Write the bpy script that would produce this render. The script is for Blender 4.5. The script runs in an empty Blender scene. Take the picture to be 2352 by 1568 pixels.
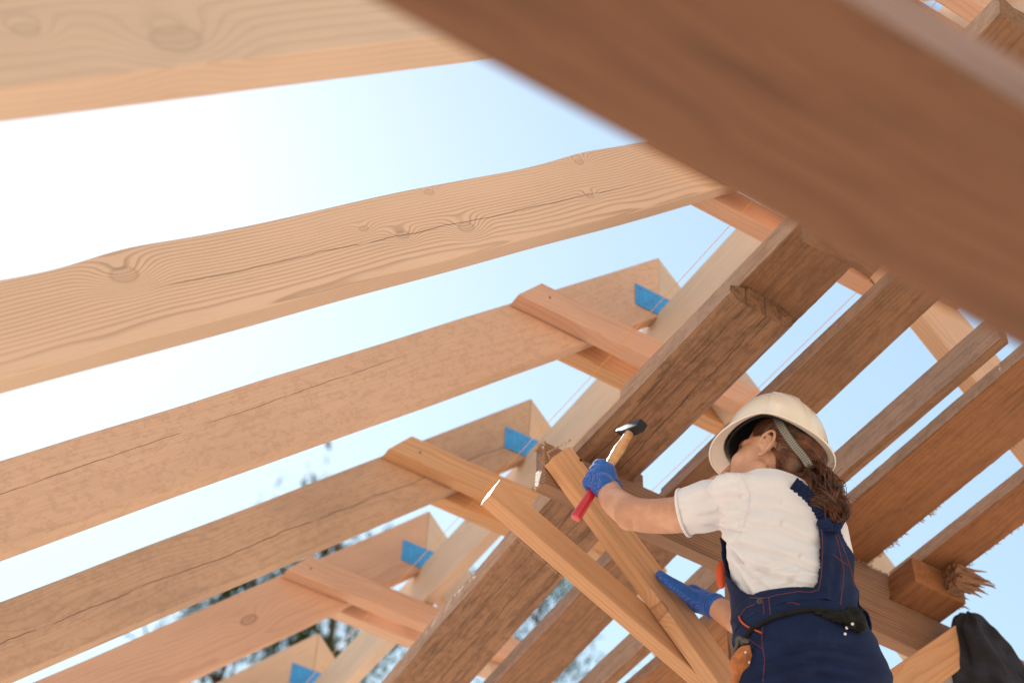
SKY, SUN, EXPO = .066, 4.6, 1.26
HTILT, HOFF = -13., (.018, .050)
import bpy, bmesh, math, random
from mathutils import Vector, Matrix, noise
from mathutils.bvhtree import BVHTree
sc = bpy.context.scene
COL = sc.collection
V = Vector
F = 3824.617
M = ((0.8527982, -0.5201237, 0.0469731), (0.4056792, 0.6031308, -0.6867734), (0.3288762, 0.6047351, 0.7253522))
CX, CY, CZ = V(M[0]), V(M[1]), V(M[2])

def ray(px, py):
    return CX * ((px - 1176) / F) + CY * ((py - 784) / F) + CZ

def P(px, py, d):
    return ray(px, py) * d

def AY(px, py, y):
    r = ray(px, py)
    return r * (y / r.y)

def AZ(px, py, z):
    r = ray(px, py)
    return r * (z / r.z)

# ---------------------------------------------------------------- tagging
def tag(o, label=None, cat=None, group=None, kind=None):
    if label: o['label'] = label
    if cat: o['category'] = cat
    if group: o['group'] = group
    if kind: o['kind'] = kind
    return o

def empty(name, loc, label, cat, group=None):
    o = bpy.data.objects.new(name, None)
    COL.objects.link(o)
    o.location = loc
    o.empty_display_size = .05
    return tag(o, label, cat, group)

def link(name, me, mats, parent=None, smooth=False):
    o = bpy.data.objects.new(name, me)
    COL.objects.link(o)
    for m in (mats if isinstance(mats, (list, tuple)) else [mats]):
        me.materials.append(m)
    if smooth:
        for p in me.polygons: p.use_smooth = True
    if parent is not None:
        o.parent = parent
        o.matrix_parent_inverse = parent_world(parent).inverted()
    return o

def parent_world(o):
    m = Matrix.Translation(o.location) @ o.rotation_euler.to_matrix().to_4x4()
    if o.rotation_mode == 'QUATERNION':
        m = Matrix.Translation(o.location) @ o.rotation_quaternion.to_matrix().to_4x4()
    if o.parent: m = parent_world(o.parent) @ o.matrix_parent_inverse @ m
    return m

def bm2me(bm, name):
    bmesh.ops.recalc_face_normals(bm, faces=bm.faces[:])
    me = bpy.data.meshes.new(name)
    bm.to_mesh(me)
    bm.free()
    return me

# ---------------------------------------------------------------- materials
class NT:
    def __init__(s, name):
        s.mat = bpy.data.materials.new(name)
        s.mat.use_nodes = True
        s.nt = s.mat.node_tree
        s.n = s.nt.nodes
        s.b = s.n['Principled BSDF']
    def new(s, t, **k):
        x = s.n.new(t)
        for a, b in k.items(): setattr(x, a, b)
        return x
    def put(s, sock, v):
        if hasattr(v, 'is_linked') or isinstance(v, bpy.types.NodeSocket): s.nt.links.new(v, sock)
        else: sock.default_value = v
    def m(s, op, a, b=0., c=0., clamp=False):
        x = s.new('ShaderNodeMath', operation=op, use_clamp=clamp)
        s.put(x.inputs[0], a); s.put(x.inputs[1], b); s.put(x.inputs[2], c)
        return x.outputs[0]
    def vm(s, op, a, b=(0, 0, 0), out=0):
        x = s.new('ShaderNodeVectorMath', operation=op)
        s.put(x.inputs[0], a)
        if op == 'SCALE': s.put(x.inputs[3], b)
        else: s.put(x.inputs[1], b)
        return x.outputs[out]
    def noise(s, vec, scale=1., detail=3., rough=.5, col=False):
        x = s.new('ShaderNodeTexNoise')
        s.put(x.inputs['Vector'], vec)
        x.inputs['Scale'].default_value = scale
        x.inputs['Detail'].default_value = detail
        x.inputs['Roughness'].default_value = rough
        return x.outputs[1 if col else 0]
    def ss(s, v, a, b, lo=0., hi=1.):
        x = s.new('ShaderNodeMapRange', interpolation_type='SMOOTHSTEP')
        s.put(x.inputs[0], v); s.put(x.inputs[1], a); s.put(x.inputs[2], b)
        s.put(x.inputs[3], lo); s.put(x.inputs[4], hi)
        return x.outputs[0]
    def mix(s, f, a, b):
        x = s.new('ShaderNodeMix', data_type='RGBA')
        s.put(x.inputs[0], f)
        s.put(x.inputs[6], a if not isinstance(a, tuple) else (*a, 1)[:4])
        s.put(x.inputs[7], b if not isinstance(b, tuple) else (*b, 1)[:4])
        return x.outputs[2]
    def sep(s, v):
        x = s.new('ShaderNodeSeparateXYZ'); s.put(x.inputs[0], v)
        return x.outputs
    def comb(s, a, b, c):
        x = s.new('ShaderNodeCombineXYZ')
        s.put(x.inputs[0], a); s.put(x.inputs[1], b); s.put(x.inputs[2], c)
        return x.outputs[0]
    def bump(s, h, strength=.3, dist=.002):
        x = s.new('ShaderNodeBump')
        x.inputs['Strength'].default_value = strength
        x.inputs['Distance'].default_value = dist
        s.put(x.inputs['Height'], h)
        s.nt.links.new(x.outputs[0], s.b.inputs['Normal'])

def wood(name, base, late, ring=.011, contrast=.5, pith=(.07, -.1), knots=(), knotfreq=1.0, stain=.25,
         staincol=(.16, .12, .09), cracks=(), rough=.62, kdark=.8, dark=.0, fib=.25, wave=1.0, spots=0., bumpk=1., seed=0., pale=.0):
    T = NT(name)
    tc = T.new('ShaderNodeTexCoord').outputs['Object']
    oi = T.new('ShaderNodeObjectInfo').outputs['Random']
    off = T.m('MULTIPLY', oi, 37.)
    xyz = T.sep(tc)
    X, Y, Z = xyz[0], xyz[1], xyz[2]
    Xo = T.m('ADD', X, T.m('ADD', off, seed))
    q = T.comb(Xo, Y, Z)
    # slow wander of the growth rings along the board
    w1 = T.noise(T.vm('MULTIPLY', q, (1.1, 5., 5.)), 1., 3., .5)
    w2 = T.noise(T.vm('MULTIPLY', q, (2.3, 14., 14.)), 1., 2., .5)
    pw = T.noise(T.vm('MULTIPLY', q, (.7, .01, .01)), 1., 2., .5)
    dy = T.m('ADD', T.m('SUBTRACT', Y, pith[0]), T.m('MULTIPLY', T.m('SUBTRACT', pw, .5), .14 * wave))
    dz = T.m('SUBTRACT', Z, pith[1])
    r = T.m('SQRT', T.m('ADD', T.m('MULTIPLY', dy, dy), T.m('MULTIPLY', dz, dz)))
    r = T.m('ADD', r, T.m('MULTIPLY', w1, .075 * wave))
    r = T.m('ADD', r, T.m('MULTIPLY', w2, .02 * wave))
    kcol = None
    kd = 0.
    for (kx, ky, kr, amp) in knots:
        ex = T.m('SUBTRACT', X, kx)
        ey = T.m('SUBTRACT', Y, ky)
        # knot distance, stretched along the grain
        d = T.m('SQRT', T.m('ADD', T.m('MULTIPLY', T.m('MULTIPLY', ex, ex), .30), T.m('MULTIPLY', ey, ey)))
        d = T.m('ADD', d, T.m('MULTIPLY', T.m('SUBTRACT', w2, .5), .012))
        g = T.ss(d, kr * .3, kr * 5., 1., 0.)
        r = T.m('ADD', r, T.m('MULTIPLY', T.m('MULTIPLY', g, g), amp))
        k = T.ss(d, kr * .75, kr, 1., 0.)
        rim = T.m('MULTIPLY', T.ss(d, kr * .75, kr * .95), T.ss(d, kr * 1.0, kr * 1.35, 1., 0.))
        core = T.m('MULTIPLY', k, T.m('MULTIPLY_ADD', T.m('SINE', T.m('MULTIPLY', d, 1300.)), .10, .5))
        kk = T.m('MAXIMUM', core, T.m('MULTIPLY', rim, .9))
        kcol = kk if kcol is None else T.m('MAXIMUM', kcol, kk)
    if knotfreq > 0:
        vo = T.new('ShaderNodeTexVoronoi')
        T.put(vo.inputs['Vector'], T.vm('MULTIPLY', q, (2.1 * knotfreq, 5., 5.)))
        vo.inputs['Scale'].default_value = 1.
        dv = T.m('ADD', vo.outputs['Distance'], T.m('MULTIPLY', T.m('SUBTRACT', w2, .5), .1))
        g = T.ss(dv, .03, .42, 1., 0.)
        r = T.m('ADD', r, T.m('MULTIPLY', T.m('MULTIPLY', g, g), .028))
        k = T.m('MAXIMUM', T.m('MULTIPLY', T.ss(dv, .06, .085, 1., 0.), .55), T.m('MULTIPLY', T.ss(dv, .07, .085), T.ss(dv, .09, .115, .9, 0.)))
        kcol = k if kcol is None else T.m('MAXIMUM', kcol, k)
    ph = T.m('FRACT', T.m('DIVIDE', r, ring))
    rg = T.m('MULTIPLY', T.ss(ph, .42, .90), T.ss(ph, .92, 1., 1., 0.))
    fade = T.noise(T.vm('MULTIPLY', q, (1.2, 9., 9.)), 1., 2., .5)
    rg = T.m('MULTIPLY', rg, T.ss(fade, .2, .6, .35, 1.))
    fibre = T.noise(T.vm('MULTIPLY', q, (9., 420., 420.)), 1., 3., .6)
    fibre2 = T.noise(T.vm('MULTIPLY', q, (3., 90., 90.)), 1., 3., .6)
    c = T.mix(T.m('MULTIPLY', rg, contrast), base, late)
    lt = tuple(min(1, x * (1 + .45 * fib)) for x in base)
    dk = tuple(x * .55 for x in late)
    c = T.mix(T.m('MULTIPLY', T.ss(fibre2, .3, .75), fib), c, lt)
    c = T.mix(T.m('MULTIPLY', T.ss(fibre, .52, .8), fib * 1.3), c, dk)
    big = T.noise(T.vm('MULTIPLY', q, (1.7, 6., 6.)), 1., 4., .6)
    c = T.mix(T.m('MULTIPLY', T.ss(big, .42, .75), stain), c, staincol)
    if dark > 0:
        s2 = T.noise(T.vm('MULTIPLY', q, (4., 60., 60.)), 1., 5., .7)
        c = T.mix(T.m('MULTIPLY', T.ss(s2, .5, .66), dark), c, tuple(x * .3 for x in late))
        s3 = T.noise(T.vm('MULTIPLY', q, (5., 26., 26.)), 1., 6., .7)
        c = T.mix(T.m('MULTIPLY', T.ss(s3, .56, .68), dark * .8), c, (.045, .028, .018))
    if spots > 0:
        s4 = T.noise(T.vm('MULTIPLY', q, (26., 40., 40.)), 1., 5., .75)
        c = T.mix(T.m('MULTIPLY', T.m('MULTIPLY', T.ss(s4, .5, .57), T.ss(s4, .6, .66, 1., 0.)), spots), c, tuple(x * .62 for x in late))
    if pale > 0:
        s5 = T.noise(T.vm('MULTIPLY', q, (2., 8., 8.)), 1., 3., .6)
        c = T.mix(T.m('MULTIPLY', T.ss(s5, .45, .7), pale), c, (.42, .38, .34))
    if kcol is not None:
        c = T.mix(T.m('MULTIPLY', kcol, kdark), c, tuple(x * .62 for x in late))
    h = T.m('ADD', T.m('MULTIPLY', fibre2, .7), T.m('MULTIPLY', rg, -.25))
    for (y0, slope, wv, x0, x1, wd) in cracks:
        wn = T.noise(T.vm('MULTIPLY', q, (3.5, .001, .001)), 1., 4., .6)
        yy = T.m('SUBTRACT', T.m('SUBTRACT', Y, T.m('MULTIPLY_ADD', X, slope, y0)), T.m('MULTIPLY', T.m('SUBTRACT', wn, .5), wv))
        yy = T.m('ADD', yy, T.m('MULTIPLY', T.m('SUBTRACT', fibre2, .5), .003))
        mk = T.m('MULTIPLY', T.ss(X, x0, x0 + .12), T.ss(X, x1 - .12, x1, 1., 0.))
        br = T.ss(T.noise(T.vm('MULTIPLY', q, (6., .001, .001)), 1., 1.), .36, .46)
        cr = T.m('MULTIPLY', T.m('MULTIPLY', T.ss(T.m('ABSOLUTE', yy), wd * .35, wd, 1., 0.), mk), br)
        c = T.mix(T.m('MULTIPLY', cr, .85), c, (.05, .03, .02))
        h = T.m('SUBTRACT', h, T.m('MULTIPLY', cr, 3.))
    T.nt.links.new(c, T.b.inputs['Base Color'])
    T.b.inputs['Roughness'].default_value = rough
    T.b.inputs['Specular IOR Level'].default_value = .3
    T.bump(h, .35 * bumpk, .0015)
    return T.mat

def simple(name, col, rough=.5, metal=0., spec=.5, nscale=0, namt=.15, coat=0.):
    T = NT(name)
    if nscale:
        tcx = T.new('ShaderNodeTexCoord').outputs['Object']
        nn = T.noise(tcx, nscale, 4., .6)
        c = T.mix(T.ss(nn, .3, .7), tuple(x * (1 - namt) for x in col), tuple(min(1, x * (1 + namt)) for x in col))
        T.nt.links.new(c, T.b.inputs['Base Color'])
        T.bump(nn, .15, .002)
    else: T.b.inputs['Base Color'].default_value = (*col, 1)
    T.b.inputs['Roughness'].default_value = rough
    T.b.inputs['Metallic'].default_value = metal
    T.b.inputs['Specular IOR Level'].default_value = spec
    T.b.inputs['Coat Weight'].default_value = coat
    return T.mat
def box(bm, c, s):
    vs = [bm.verts.new((c[0] + s[0] * i, c[1] + s[1] * j, c[2] + s[2] * k)) for i in (-.5, .5) for j in (-.5, .5) for k in (-.5, .5)]
    for f in ((0, 1, 3, 2), (4, 6, 7, 5), (0, 4, 5, 1), (2, 3, 7, 6), (0, 2, 6, 4), (1, 5, 7, 3)):
        bm.faces.new([vs[i] for i in f])
def disc(bm, c, nrm, r, h, n=10):
    q = V((0, 0, 1)).rotation_difference(nrm).to_matrix()
    a = [bm.verts.new(c + q @ V((r * math.cos(t * 6.2832 / n), r * math.sin(t * 6.2832 / n), 0))) for t in range(n)]
    b = [bm.verts.new(c + q @ V((.8 * r * math.cos(t * 6.2832 / n), .8 * r * math.sin(t * 6.2832 / n), h))) for t in range(n)]
    for i in range(n): bm.faces.new((a[i], a[(i + 1) % n], b[(i + 1) % n], b[i]))
    bm.faces.new(b); bm.faces.new(a[::-1])
LB, LL = (.65, .455, .33), (.45, .265, .17)
W = {}
W['light'] = wood('pine_pink', LB, LL, contrast=.45, stain=.18, knotfreq=.7)
W['pink'] = wood('pine_salmon', (.62, .39, .28), (.46, .25, .17), contrast=.4, stain=.15, knotfreq=1.1)
W['orange'] = wood('pine_orange', (.60, .36, .20), (.43, .21, .10), contrast=.6, stain=.12, knotfreq=.9, ring=.013)
W['grey'] = wood('pine_weathered', (.53, .35, .24), (.38, .215, .14), contrast=.4, stain=.5, staincol=(.27, .19, .145), spots=.2,
                 knotfreq=.6, cracks=((.0, .012, .05, -9, 9, .0016),))
W['spotty'] = wood('pine_spotted', (.63, .42, .305), (.50, .30, .20), contrast=.3, stain=.35, staincol=(.48, .33, .23), spots=.22,
                   knotfreq=.5, cracks=((-.020, -.014, .03, -9, 1.6, .0011),))
W['pale'] = wood('pine_pale', (.60, .47, .37), (.48, .34, .24), contrast=.3, stain=.3, staincol=(.45, .38, .31), knotfreq=.6, pale=.5)
W['dark'] = wood('board_old_brown', (.27, .145, .082), (.135, .068, .038), contrast=.6, stain=.4, staincol=(.15, .095, .065), dark=.6,
                 fib=.6, spots=.35, knotfreq=.6, bumpk=2.5, cracks=((.02, .01, .07, -9, 9, .0013), (-.05, -.02, .06, -9, 9, .0009)))
W['dark2'] = wood('board_brown', (.26, .135, .072), (.15, .072, .037), contrast=.7, stain=.45, staincol=(.16, .095, .055), dark=.3,
                  fib=.4, spots=.25, knotfreq=.7, bumpk=1.6)
W['red'] = wood('board_reddish', (.29, .128, .055), (.175, .07, .028), contrast=.55, stain=.4, staincol=(.16, .08, .045), dark=.3,
                fib=.4, spots=.2, knotfreq=.4, bumpk=1.6)
W['striped'] = wood('board_striped', (.28, .165, .105), (.115, .062, .038), contrast=1., ring=.011, stain=.3, wave=.25, dark=.2,
                    fib=.3, knotfreq=0, bumpk=1.6, pith=(.3, .05))
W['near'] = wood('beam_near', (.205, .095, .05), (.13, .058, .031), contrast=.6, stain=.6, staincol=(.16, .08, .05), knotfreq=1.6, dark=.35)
W['brace'] = wood('batten_fresh', (.56, .315, .165), (.41, .19, .085), contrast=.6, ring=.012, stain=.2, staincol=(.38, .19, .11), fib=.35,
                  knotfreq=.9)

W['side'] = wood('weathered_skylit_edge', (.42, .275, .20), (.28, .17, .12), contrast=.5, stain=.45, staincol=(.24, .17, .13), fib=.5, spots=.3, dark=.25, knotfreq=.5, bumpk=2.)  # plank sides: weathered grey, with skylight on them painted in as paler colour
W['side_near'] = wood('weathered_skylit_edge_dark', (.36, .225, .18), (.26, .15, .115), contrast=.5, stain=.5, staincol=(.2, .12, .1), fib=.5, dark=.3, knotfreq=1.5)  # near beam's sides: skylight painted in as paler colour over weathered wood
# ---------------------------------------------------------------- boards
def board(name, pa, pb, wdir, w, t, mat, cutA=(0, 0), cutB=(0, 0), wob=.0015, rag=0., ragend=(0., 0.), seed=0, parent=None, bev=.003, bow=0., wane=None, side=None):
    smat = side
    """straight sawn timber; local X runs pa->pb, local Y along wdir (width w), local Z is the thickness"""
    rnd = random.Random(seed)
    ax = (pb - pa); L = ax.length; ax.normalize()
    ay = (wdir - ax * wdir.dot(ax)).normalized()
    az = ax.cross(ay)
    mid = (pa + pb) / 2
    n = max(8, int(L / (.03 if not rag else .008)))
    # outline of the section, corner chamfers
    hw, ht = w / 2, t / 2
    sec = []
    def side(a, b, k):
        for i in range(k): sec.append((a[0] + (b[0] - a[0]) * i / k, a[1] + (b[1] - a[1]) * i / k))
    e = bev
    side((-hw + e, -ht), (hw - e, -ht), 4); side((hw - e, -ht), (hw, -ht + e), 1)
    side((hw, -ht + e), (hw, ht - e), 2); side((hw, ht - e), (hw - e, ht), 1)
    side((hw - e, ht), (-hw + e, ht), 4); side((-hw + e, ht), (-hw, ht - e), 1)
    side((-hw, ht - e), (-hw, -ht + e), 2); side((-hw, -ht + e), (-hw + e, -ht), 1)
    bm = bmesh.new()
    rings = []
    so = rnd.random() * 100
    for i in range(n + 1):
        u = i / n
        ring = []
        for j, (y, z) in enumerate(sec):
            x0 = -L / 2 + cutA[0] * y + cutA[1] * z
            x1 = L / 2 + cutB[0] * y + cutB[1] * z
            x = x0 + (x1 - x0) * u
            if i == 0: x += ragend[0] * (noise.noise(V((y * 60, z * 60, so))) )
            if i == n: x += ragend[1] * (noise.noise(V((y * 60, z * 60, so + 9))))
            edge = 1. if abs(abs(y) - hw) < e * 1.5 or abs(abs(z) - ht) < e * 1.5 else .3
            k = wob * noise.noise(V((x * 2.3, y * 8 + so, z * 8)))
            k2 = wob * noise.noise(V((x * 2.3, y * 8 + so + 50, z * 8)))
            yy, zz = y + k * edge * 1.6, z + k2 * edge * 1.2
            if rag and abs(abs(y) - hw) < e * 1.5:
                yy -= math.copysign(1, y) * rag * .55 * (.5 + .5 * noise.fractal(V((x * 34, math.copysign(3, y) + so, z * 25)), 1., 2., 3))
            if wane and y < -hw * .6:
                for (wx, wl, wd) in wane:
                    yy += wd * math.exp(-((x - wx) / wl) ** 2)
            zz += bow * (1 - (2 * u - 1) ** 2)
            ring.append(bm.verts.new((x, yy, zz)))
        rings.append(ring)
    m = len(sec)
    for i in range(n):
        for j in range(m):
            bm.faces.new((rings[i][j], rings[i][(j + 1) % m], rings[i + 1][(j + 1) % m], rings[i + 1][j]))
    bm.faces.new(rings[0][::-1]); bm.faces.new(rings[n])
    me = bm2me(bm, name)
    o = link(name, me, W[mat] if isinstance(mat, str) else mat)
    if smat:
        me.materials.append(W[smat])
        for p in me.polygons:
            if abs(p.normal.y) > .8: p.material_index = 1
    mw = Matrix((ax, ay, az)).transposed().to_4x4()
    o.rotation_mode = 'QUATERNION'
    o.rotation_quaternion = mw.to_quaternion()
    o.location = mid
    if parent is not None:
        o.parent = parent
        o.matrix_parent_inverse = parent_world(parent).inverted()
    return o

def nails(o, pts, r=.004, name='nail'):
    pass

# ---------------------------------------------------------------- the roof
XR, ZR, PT, HR, TR = 2.129, 4.2428, .801, .2, .056
RY = [.74, 1.461, 2.217, 2.935, 3.743, 4.4925, 5.45, 6.2, 6.95]
sp, cp = math.sin(PT), math.cos(PT)
A = V((cp, 0, sp)); NL = V((sp, 0, -cp))
B_ = V((cp, 0, -sp)); NR = V((-sp, 0, -cp))
tp = math.tan(PT)
XEND = -1.7
Lr = (XR - XEND) / cp

def lx(px, py, k):
    """local (x, y) on the near face of left rafter k for a spot seen at a pixel"""
    p = AY(px, py, RY[k])
    c = V((XR, RY[k] + TR / 2, ZR)) + NL * HR / 2 - A * (Lr / 2 + tp * HR / 2)
    d = p - c
    return d.dot(A), d.dot(NL)

kn2 = [(*lx(285, 632, 2), .017, .032), (*lx(1070, 520, 2), .014, .030), (*lx(985, 443, 2), .007, .02), (*lx(925, 540, 2), .010, .022),
       (*lx(835, 525, 2), .007, .012), (*lx(1330, 372, 2), .010, .03), (*lx(1355, 450, 2), .008, .018)]
kn1 = [(*lx(405, 90, 1), .024, .06), (*lx(60, 70, 1), .012, .04)]
W['r2'] = wood('pine_bold_grain', (.67, .485, .365), (.41, .28, .20), ring=.0072, contrast=.85, pith=(.10, -.10), knots=kn2, knotfreq=0, stain=.08, wave=.5, kdark=.4, seed=3.3,
               cracks=((lx(700, 575, 2)[1], 0.02, .03, lx(330, 650, 2)[0], lx(1450, 395, 2)[0], .0013),), fib=.15)
W['r1'] = wood('pine_soft_grain', (.70, .51, .385), (.57, .39, .29), kdark=.35, wave=.6, ring=.016, contrast=.55, pith=(.10, -.08), knots=kn1, knotfreq=0, stain=.1, fib=.12)
# wavy upper edge of the bold-grained rafter
wn2 = [(lx(285, 560, 2)[0], .13, -.008), (lx(110, 600, 2)[0], .12, .006), (lx(1345, 350, 2)[0], .12, -.006), (lx(1180, 390, 2)[0], .16, .004)]
LM = ['light', 'r1', 'r2', 'spotty', 'grey', 'pink', 'light', 'light', 'light']
LLAB = ['', 'big out of focus pale rafter across the top left corner', 'pale rafter with bold wavy grain, round knots and a long crack',
        'smooth pinkish rafter with speckled face just below the bold-grained one', 'grey stained rafter with two long cracks and dark dirt, fourth from the top',
        'salmon rafter at the bottom left with reddish resin streaks', 'short visible rafter top with a rounded end at the bottom edge of the photo']
GR = 'roof rafters'
for k in range(1, 8):
    y = RY[k] + TR / 2
    c1 = V((XR, y, ZR)) + NL * HR / 2 - A * (tp * HR / 2)
    kw = {}
    if k == 2: kw = dict(wane=wn2)
    tk = TR if k != 1 else .074
    c1.y += (tk - TR) / 2
    o = board('roof_rafter', c1 - A * Lr, c1, NL, HR, tk, LM[k], cutB=(-tp, 0), seed=k, wob=.002 if k != 2 else .003, **kw)
    tag(o, LLAB[k] if k < 7 else 'farthest left-slope rafter, hidden low behind the others at the bottom edge', 'rafter', GR)
for k in range(0, 8):
    y = RY[k] + TR / 2 + (.001 if k % 2 else -.001)
    c1 = V((XR + .002, y, ZR)) + NR * HR / 2 + B_ * (tp * HR / 2)
    o = board('roof_rafter', c1, c1 + B_ * 3.6, NR, HR, TR, ['pale', 'light', 'light', 'pale', 'light', 'pale', 'light', 'pale'][k], cutA=(tp, 0), seed=20 + k)
    tag(o, {0: 'right-slope rafter nearest the camera, beyond the upper right corner', 1: 'right-slope rafter hidden behind the blurred dark beam at upper right',
            2: 'pale right-slope rafter with orange underside, seen just below the blurred beam at far right',
            3: 'pale right-slope rafter seen behind the top of the white helmet', 4: 'right-slope rafter seen in the gap between the worker\'s lower arm and the battens',
            5: 'right-slope rafter end seen between the dark planks left of the lower batten crossing', 6: 'right-slope rafter far back, just above the bottom edge of the photo',
            7: 'right-slope rafter farthest from the camera, low behind the dark planks'}[k], 'rafter', GR)
# ridge beam
o = board('ridge_beam', V((2.143, -.3, 3.866)), V((2.143, 7.6, 3.866)), V((0, 0, 1)), .198, .046, 'pale', seed=50)
tag(o, 'long pale ridge beam running up to the right under the rafter tips', 'beam')
# collar ties, a pair on every rafter
CL = {1: ('orange collar board across the upper right corner', 'collar board behind the one in the upper right corner, hidden by the blurred beam'),
      2: ('collar board hidden behind the blurred beam, in front of the bold-grained rafter', 'orange collar board coming down right from the tip of the bold-grained rafter'),
      3: ('uppermost pinkish collar board, nailed on the face of the speckled rafter', 'orange collar board just behind and below the uppermost pinkish collar board'),
      4: ('light orange collar board with a blue nail spot crossing the grey stained rafter', 'glowing orange collar board behind the middle one, ending above the dark plank'),
      5: ('salmon collar board crossing the lowest salmon rafter', 'orange collar board with a dark knot behind the lowest salmon one'),
      6: ('collar board of the rafter at the bottom edge of the photo', 'rearmost orange collar board low between the dark planks'),
      7: ('collar board on the farthest rafter, mostly hidden', 'last collar board behind the farthest rafter')}
for k in range(1, 8):
    for s in (0, 1):
        y = RY[k] - .0285 if s == 0 else RY[k] + TR + .0285
        x0, x1 = 1.6175, 2.129 * 2 - 1.6175
        if k == 2 and s == 1: x1 += .02
        o = board('collar_tie', V((x0, y, 3.714)), V((x1, y, 3.714)), V((0, 0, 1)), .1, .053,
                  ['orange', 'pink', 'orange', 'light', 'orange', 'pink', 'orange', 'orange', 'light', 'orange'][(k + 3 * s) % 10] if not (k == 3 and s == 0) else 'pink',
                  cutA=(.78, 0), cutB=(-.78, 0), seed=60 + 2 * k + s, wob=.001)
        tag(o, CL[k][s], 'collar tie', 'collar ties nailed across the rafters')
for cc, pp in (((3, 0), (1263, 683)), ((4, 0), (965, 1038)), ((5, 0), (714, 1305))):
    bm = bmesh.new(); disc(bm, AY(pp[0], pp[1], RY[cc[0]] - .0556), V((0, -1, 0)), .0045, .0018)
    oo = next(o for o in COL.objects if o.get('label') == CL[cc[0]][0])
    link('nail', bm2me(bm, 'nail'), simple('nail_blue', (.18, .2, .26), .4, .9), oo)
# blue perforated connector plates
T = NT('blue_plate')
tc = T.new('ShaderNodeTexCoord').outputs['Object']
g = T.vm('MULTIPLY', tc, (50., 50., 50.))
fx = T.m('SUBTRACT', T.m('FRACT', T.m('ADD', T.sep(g)[0], 50.)), .5); fz = T.m('SUBTRACT', T.m('FRACT', T.m('ADD', T.sep(g)[2], 50.)), .5)
dd = T.m('SQRT', T.m('ADD', T.m('MULTIPLY', fx, fx), T.m('MULTIPLY', fz, fz)))
nz = T.noise(tc, 40., 3.)
c = T.mix(T.ss(nz, .4, .7, 0., .5), (.04, .30, .74), (.07, .42, .86))
c = T.mix(T.ss(dd, .17, .23, .85, 0.), c, (.09, .20, .30))
T.nt.links.new(c, T.b.inputs['Base Color']); T.b.inputs['Roughness'].default_value = .45
PLATE = T.mat
STEEL = simple('nail_steel', (.25, .24, .25), .4, .9)
PL = {2: 'blue perforated plate hidden by the blurred beam', 3: 'blue perforated plate on the uppermost visible rafter tip', 4: 'blue perforated plate on the middle rafter tip, left of the sawn beam end',
      5: 'blue perforated plate on the third rafter tip, above the lowest collar board', 6: 'blue perforated plate cut off by the bottom edge of the photo'}
for k in range(2, 7):
    bm = bmesh.new()
    box(bm, (0, 0, 0), (.2, .002, .098))
    o = link('connector_plate', bm2me(bm, 'connector_plate'), PLATE)
    o.location = (2.133, RY[k] - .0025, 4.001)
    tag(o, PL[k], 'metal plate', 'blue connector plates on the rafter tips')
    for (dx, dz) in ((-.083, .03), (-.02, .033), (-.06, -.028), (.03, .035), (-.035, 0.0)):
        bm = bmesh.new()
        disc(bm, V((2.133 + dx, RY[k] - .0036, 4.001 + dz)), V((0, -1, 0)), .0042, .0015)
        link('nail', bm2me(bm, 'nail'), STEEL, o)
# mason's lines
STR = simple('string_orange', (.75, .33, .06), .7)
def curve_tube(name, pts, r, mat, parent=None, n=6, rad=None):
    bm = bmesh.new(); tubebm(bm, pts, rad or [r] * len(pts), n)
    return link(name, bm2me(bm, name), mat, parent, True)
def frames(pts):
    out = []; prev = None
    for i, p in enumerate(pts):
        t = (pts[min(i + 1, len(pts) - 1)] - pts[max(i - 1, 0)])
        if t.length < 1e-9: t = V((0, 0, 1))
        t.normalize()
        if prev is None:
            a = t.orthogonal().normalized()
        else:
            a = (prev - t * prev.dot(t))
            a = a.normalized() if a.length > 1e-6 else t.orthogonal().normalized()
        prev = a
        out.append((t, a, t.cross(a)))
    return out
def tubebm(bm, pts, rads, n=10, cap=True):
    fr = frames(pts); rings = []
    for p, r, (t, a, b) in zip(pts, rads, fr):
        ra, rb = r if isinstance(r, tuple) else (r, r)
        rings.append([bm.verts.new(p + a * ra * math.cos(6.28318 * j / n) + b * rb * math.sin(6.28318 * j / n)) for j in range(n)])
    for i in range(len(rings) - 1):
        for j in range(n):
            bm.faces.new((rings[i][j], rings[i][(j + 1) % n], rings[i + 1][(j + 1) % n], rings[i + 1][j]))
    if cap:
        bm.faces.new(rings[0][::-1]); bm.faces.new(rings[-1])
for x, lab in ((1.905, 'orange mason\'s line crossing in front of the blue plates'), (2.352, 'orange mason\'s line running behind the helmet and the dark planks')):
    o = curve_tube('guide_string', [V((x, -.2 + i * .4, 3.6 - .006 * math.sin(i))) for i in range(20)], .0010, STR)
    tag(o, lab, 'string', 'guide strings stretched under the collar boards')

# ---------------------------------------------------------------- work platform (dark planks)
ZU = V((0, 0, 1)); XU = V((1, 0, 0))
def plank(x0, x1, y0, y1, z, t, mat, label, skew=0., name='scaffold_plank', **kw):
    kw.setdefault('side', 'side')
    xm = (x0 + x1) / 2
    o = board(name, V((xm, y0, z + t / 2)), V((xm + skew, y1, z + t / 2)), XU, x1 - x0, t, mat, **kw)
    return tag(o, label, 'plank', 'dark planks of the work platform')
plank(1.752, 1.945, 1.17, 2.60, 3.069, .068, 'dark2', 'wide dusty brown plank with a ragged left edge behind the worn thick plank', seed=101, rag=0.003, wob=.003, ragend=(.02, .01))
plank(1.722, 1.912, 2.085, 2.782, 3.0, .067, 'dark', 'thick weathered plank with a rounded dark end and deep cracks, right behind the hammer', seed=102, rag=0.0015, wob=.004, ragend=(.01, .004), bev=.02)
plank(2.008, 2.140, 1.2, 2.785, 3.0, .05, 'dark2', 'brown plank with a big oval knot, behind the top of the helmet', seed=103, rag=0.0015, wob=.003)
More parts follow.
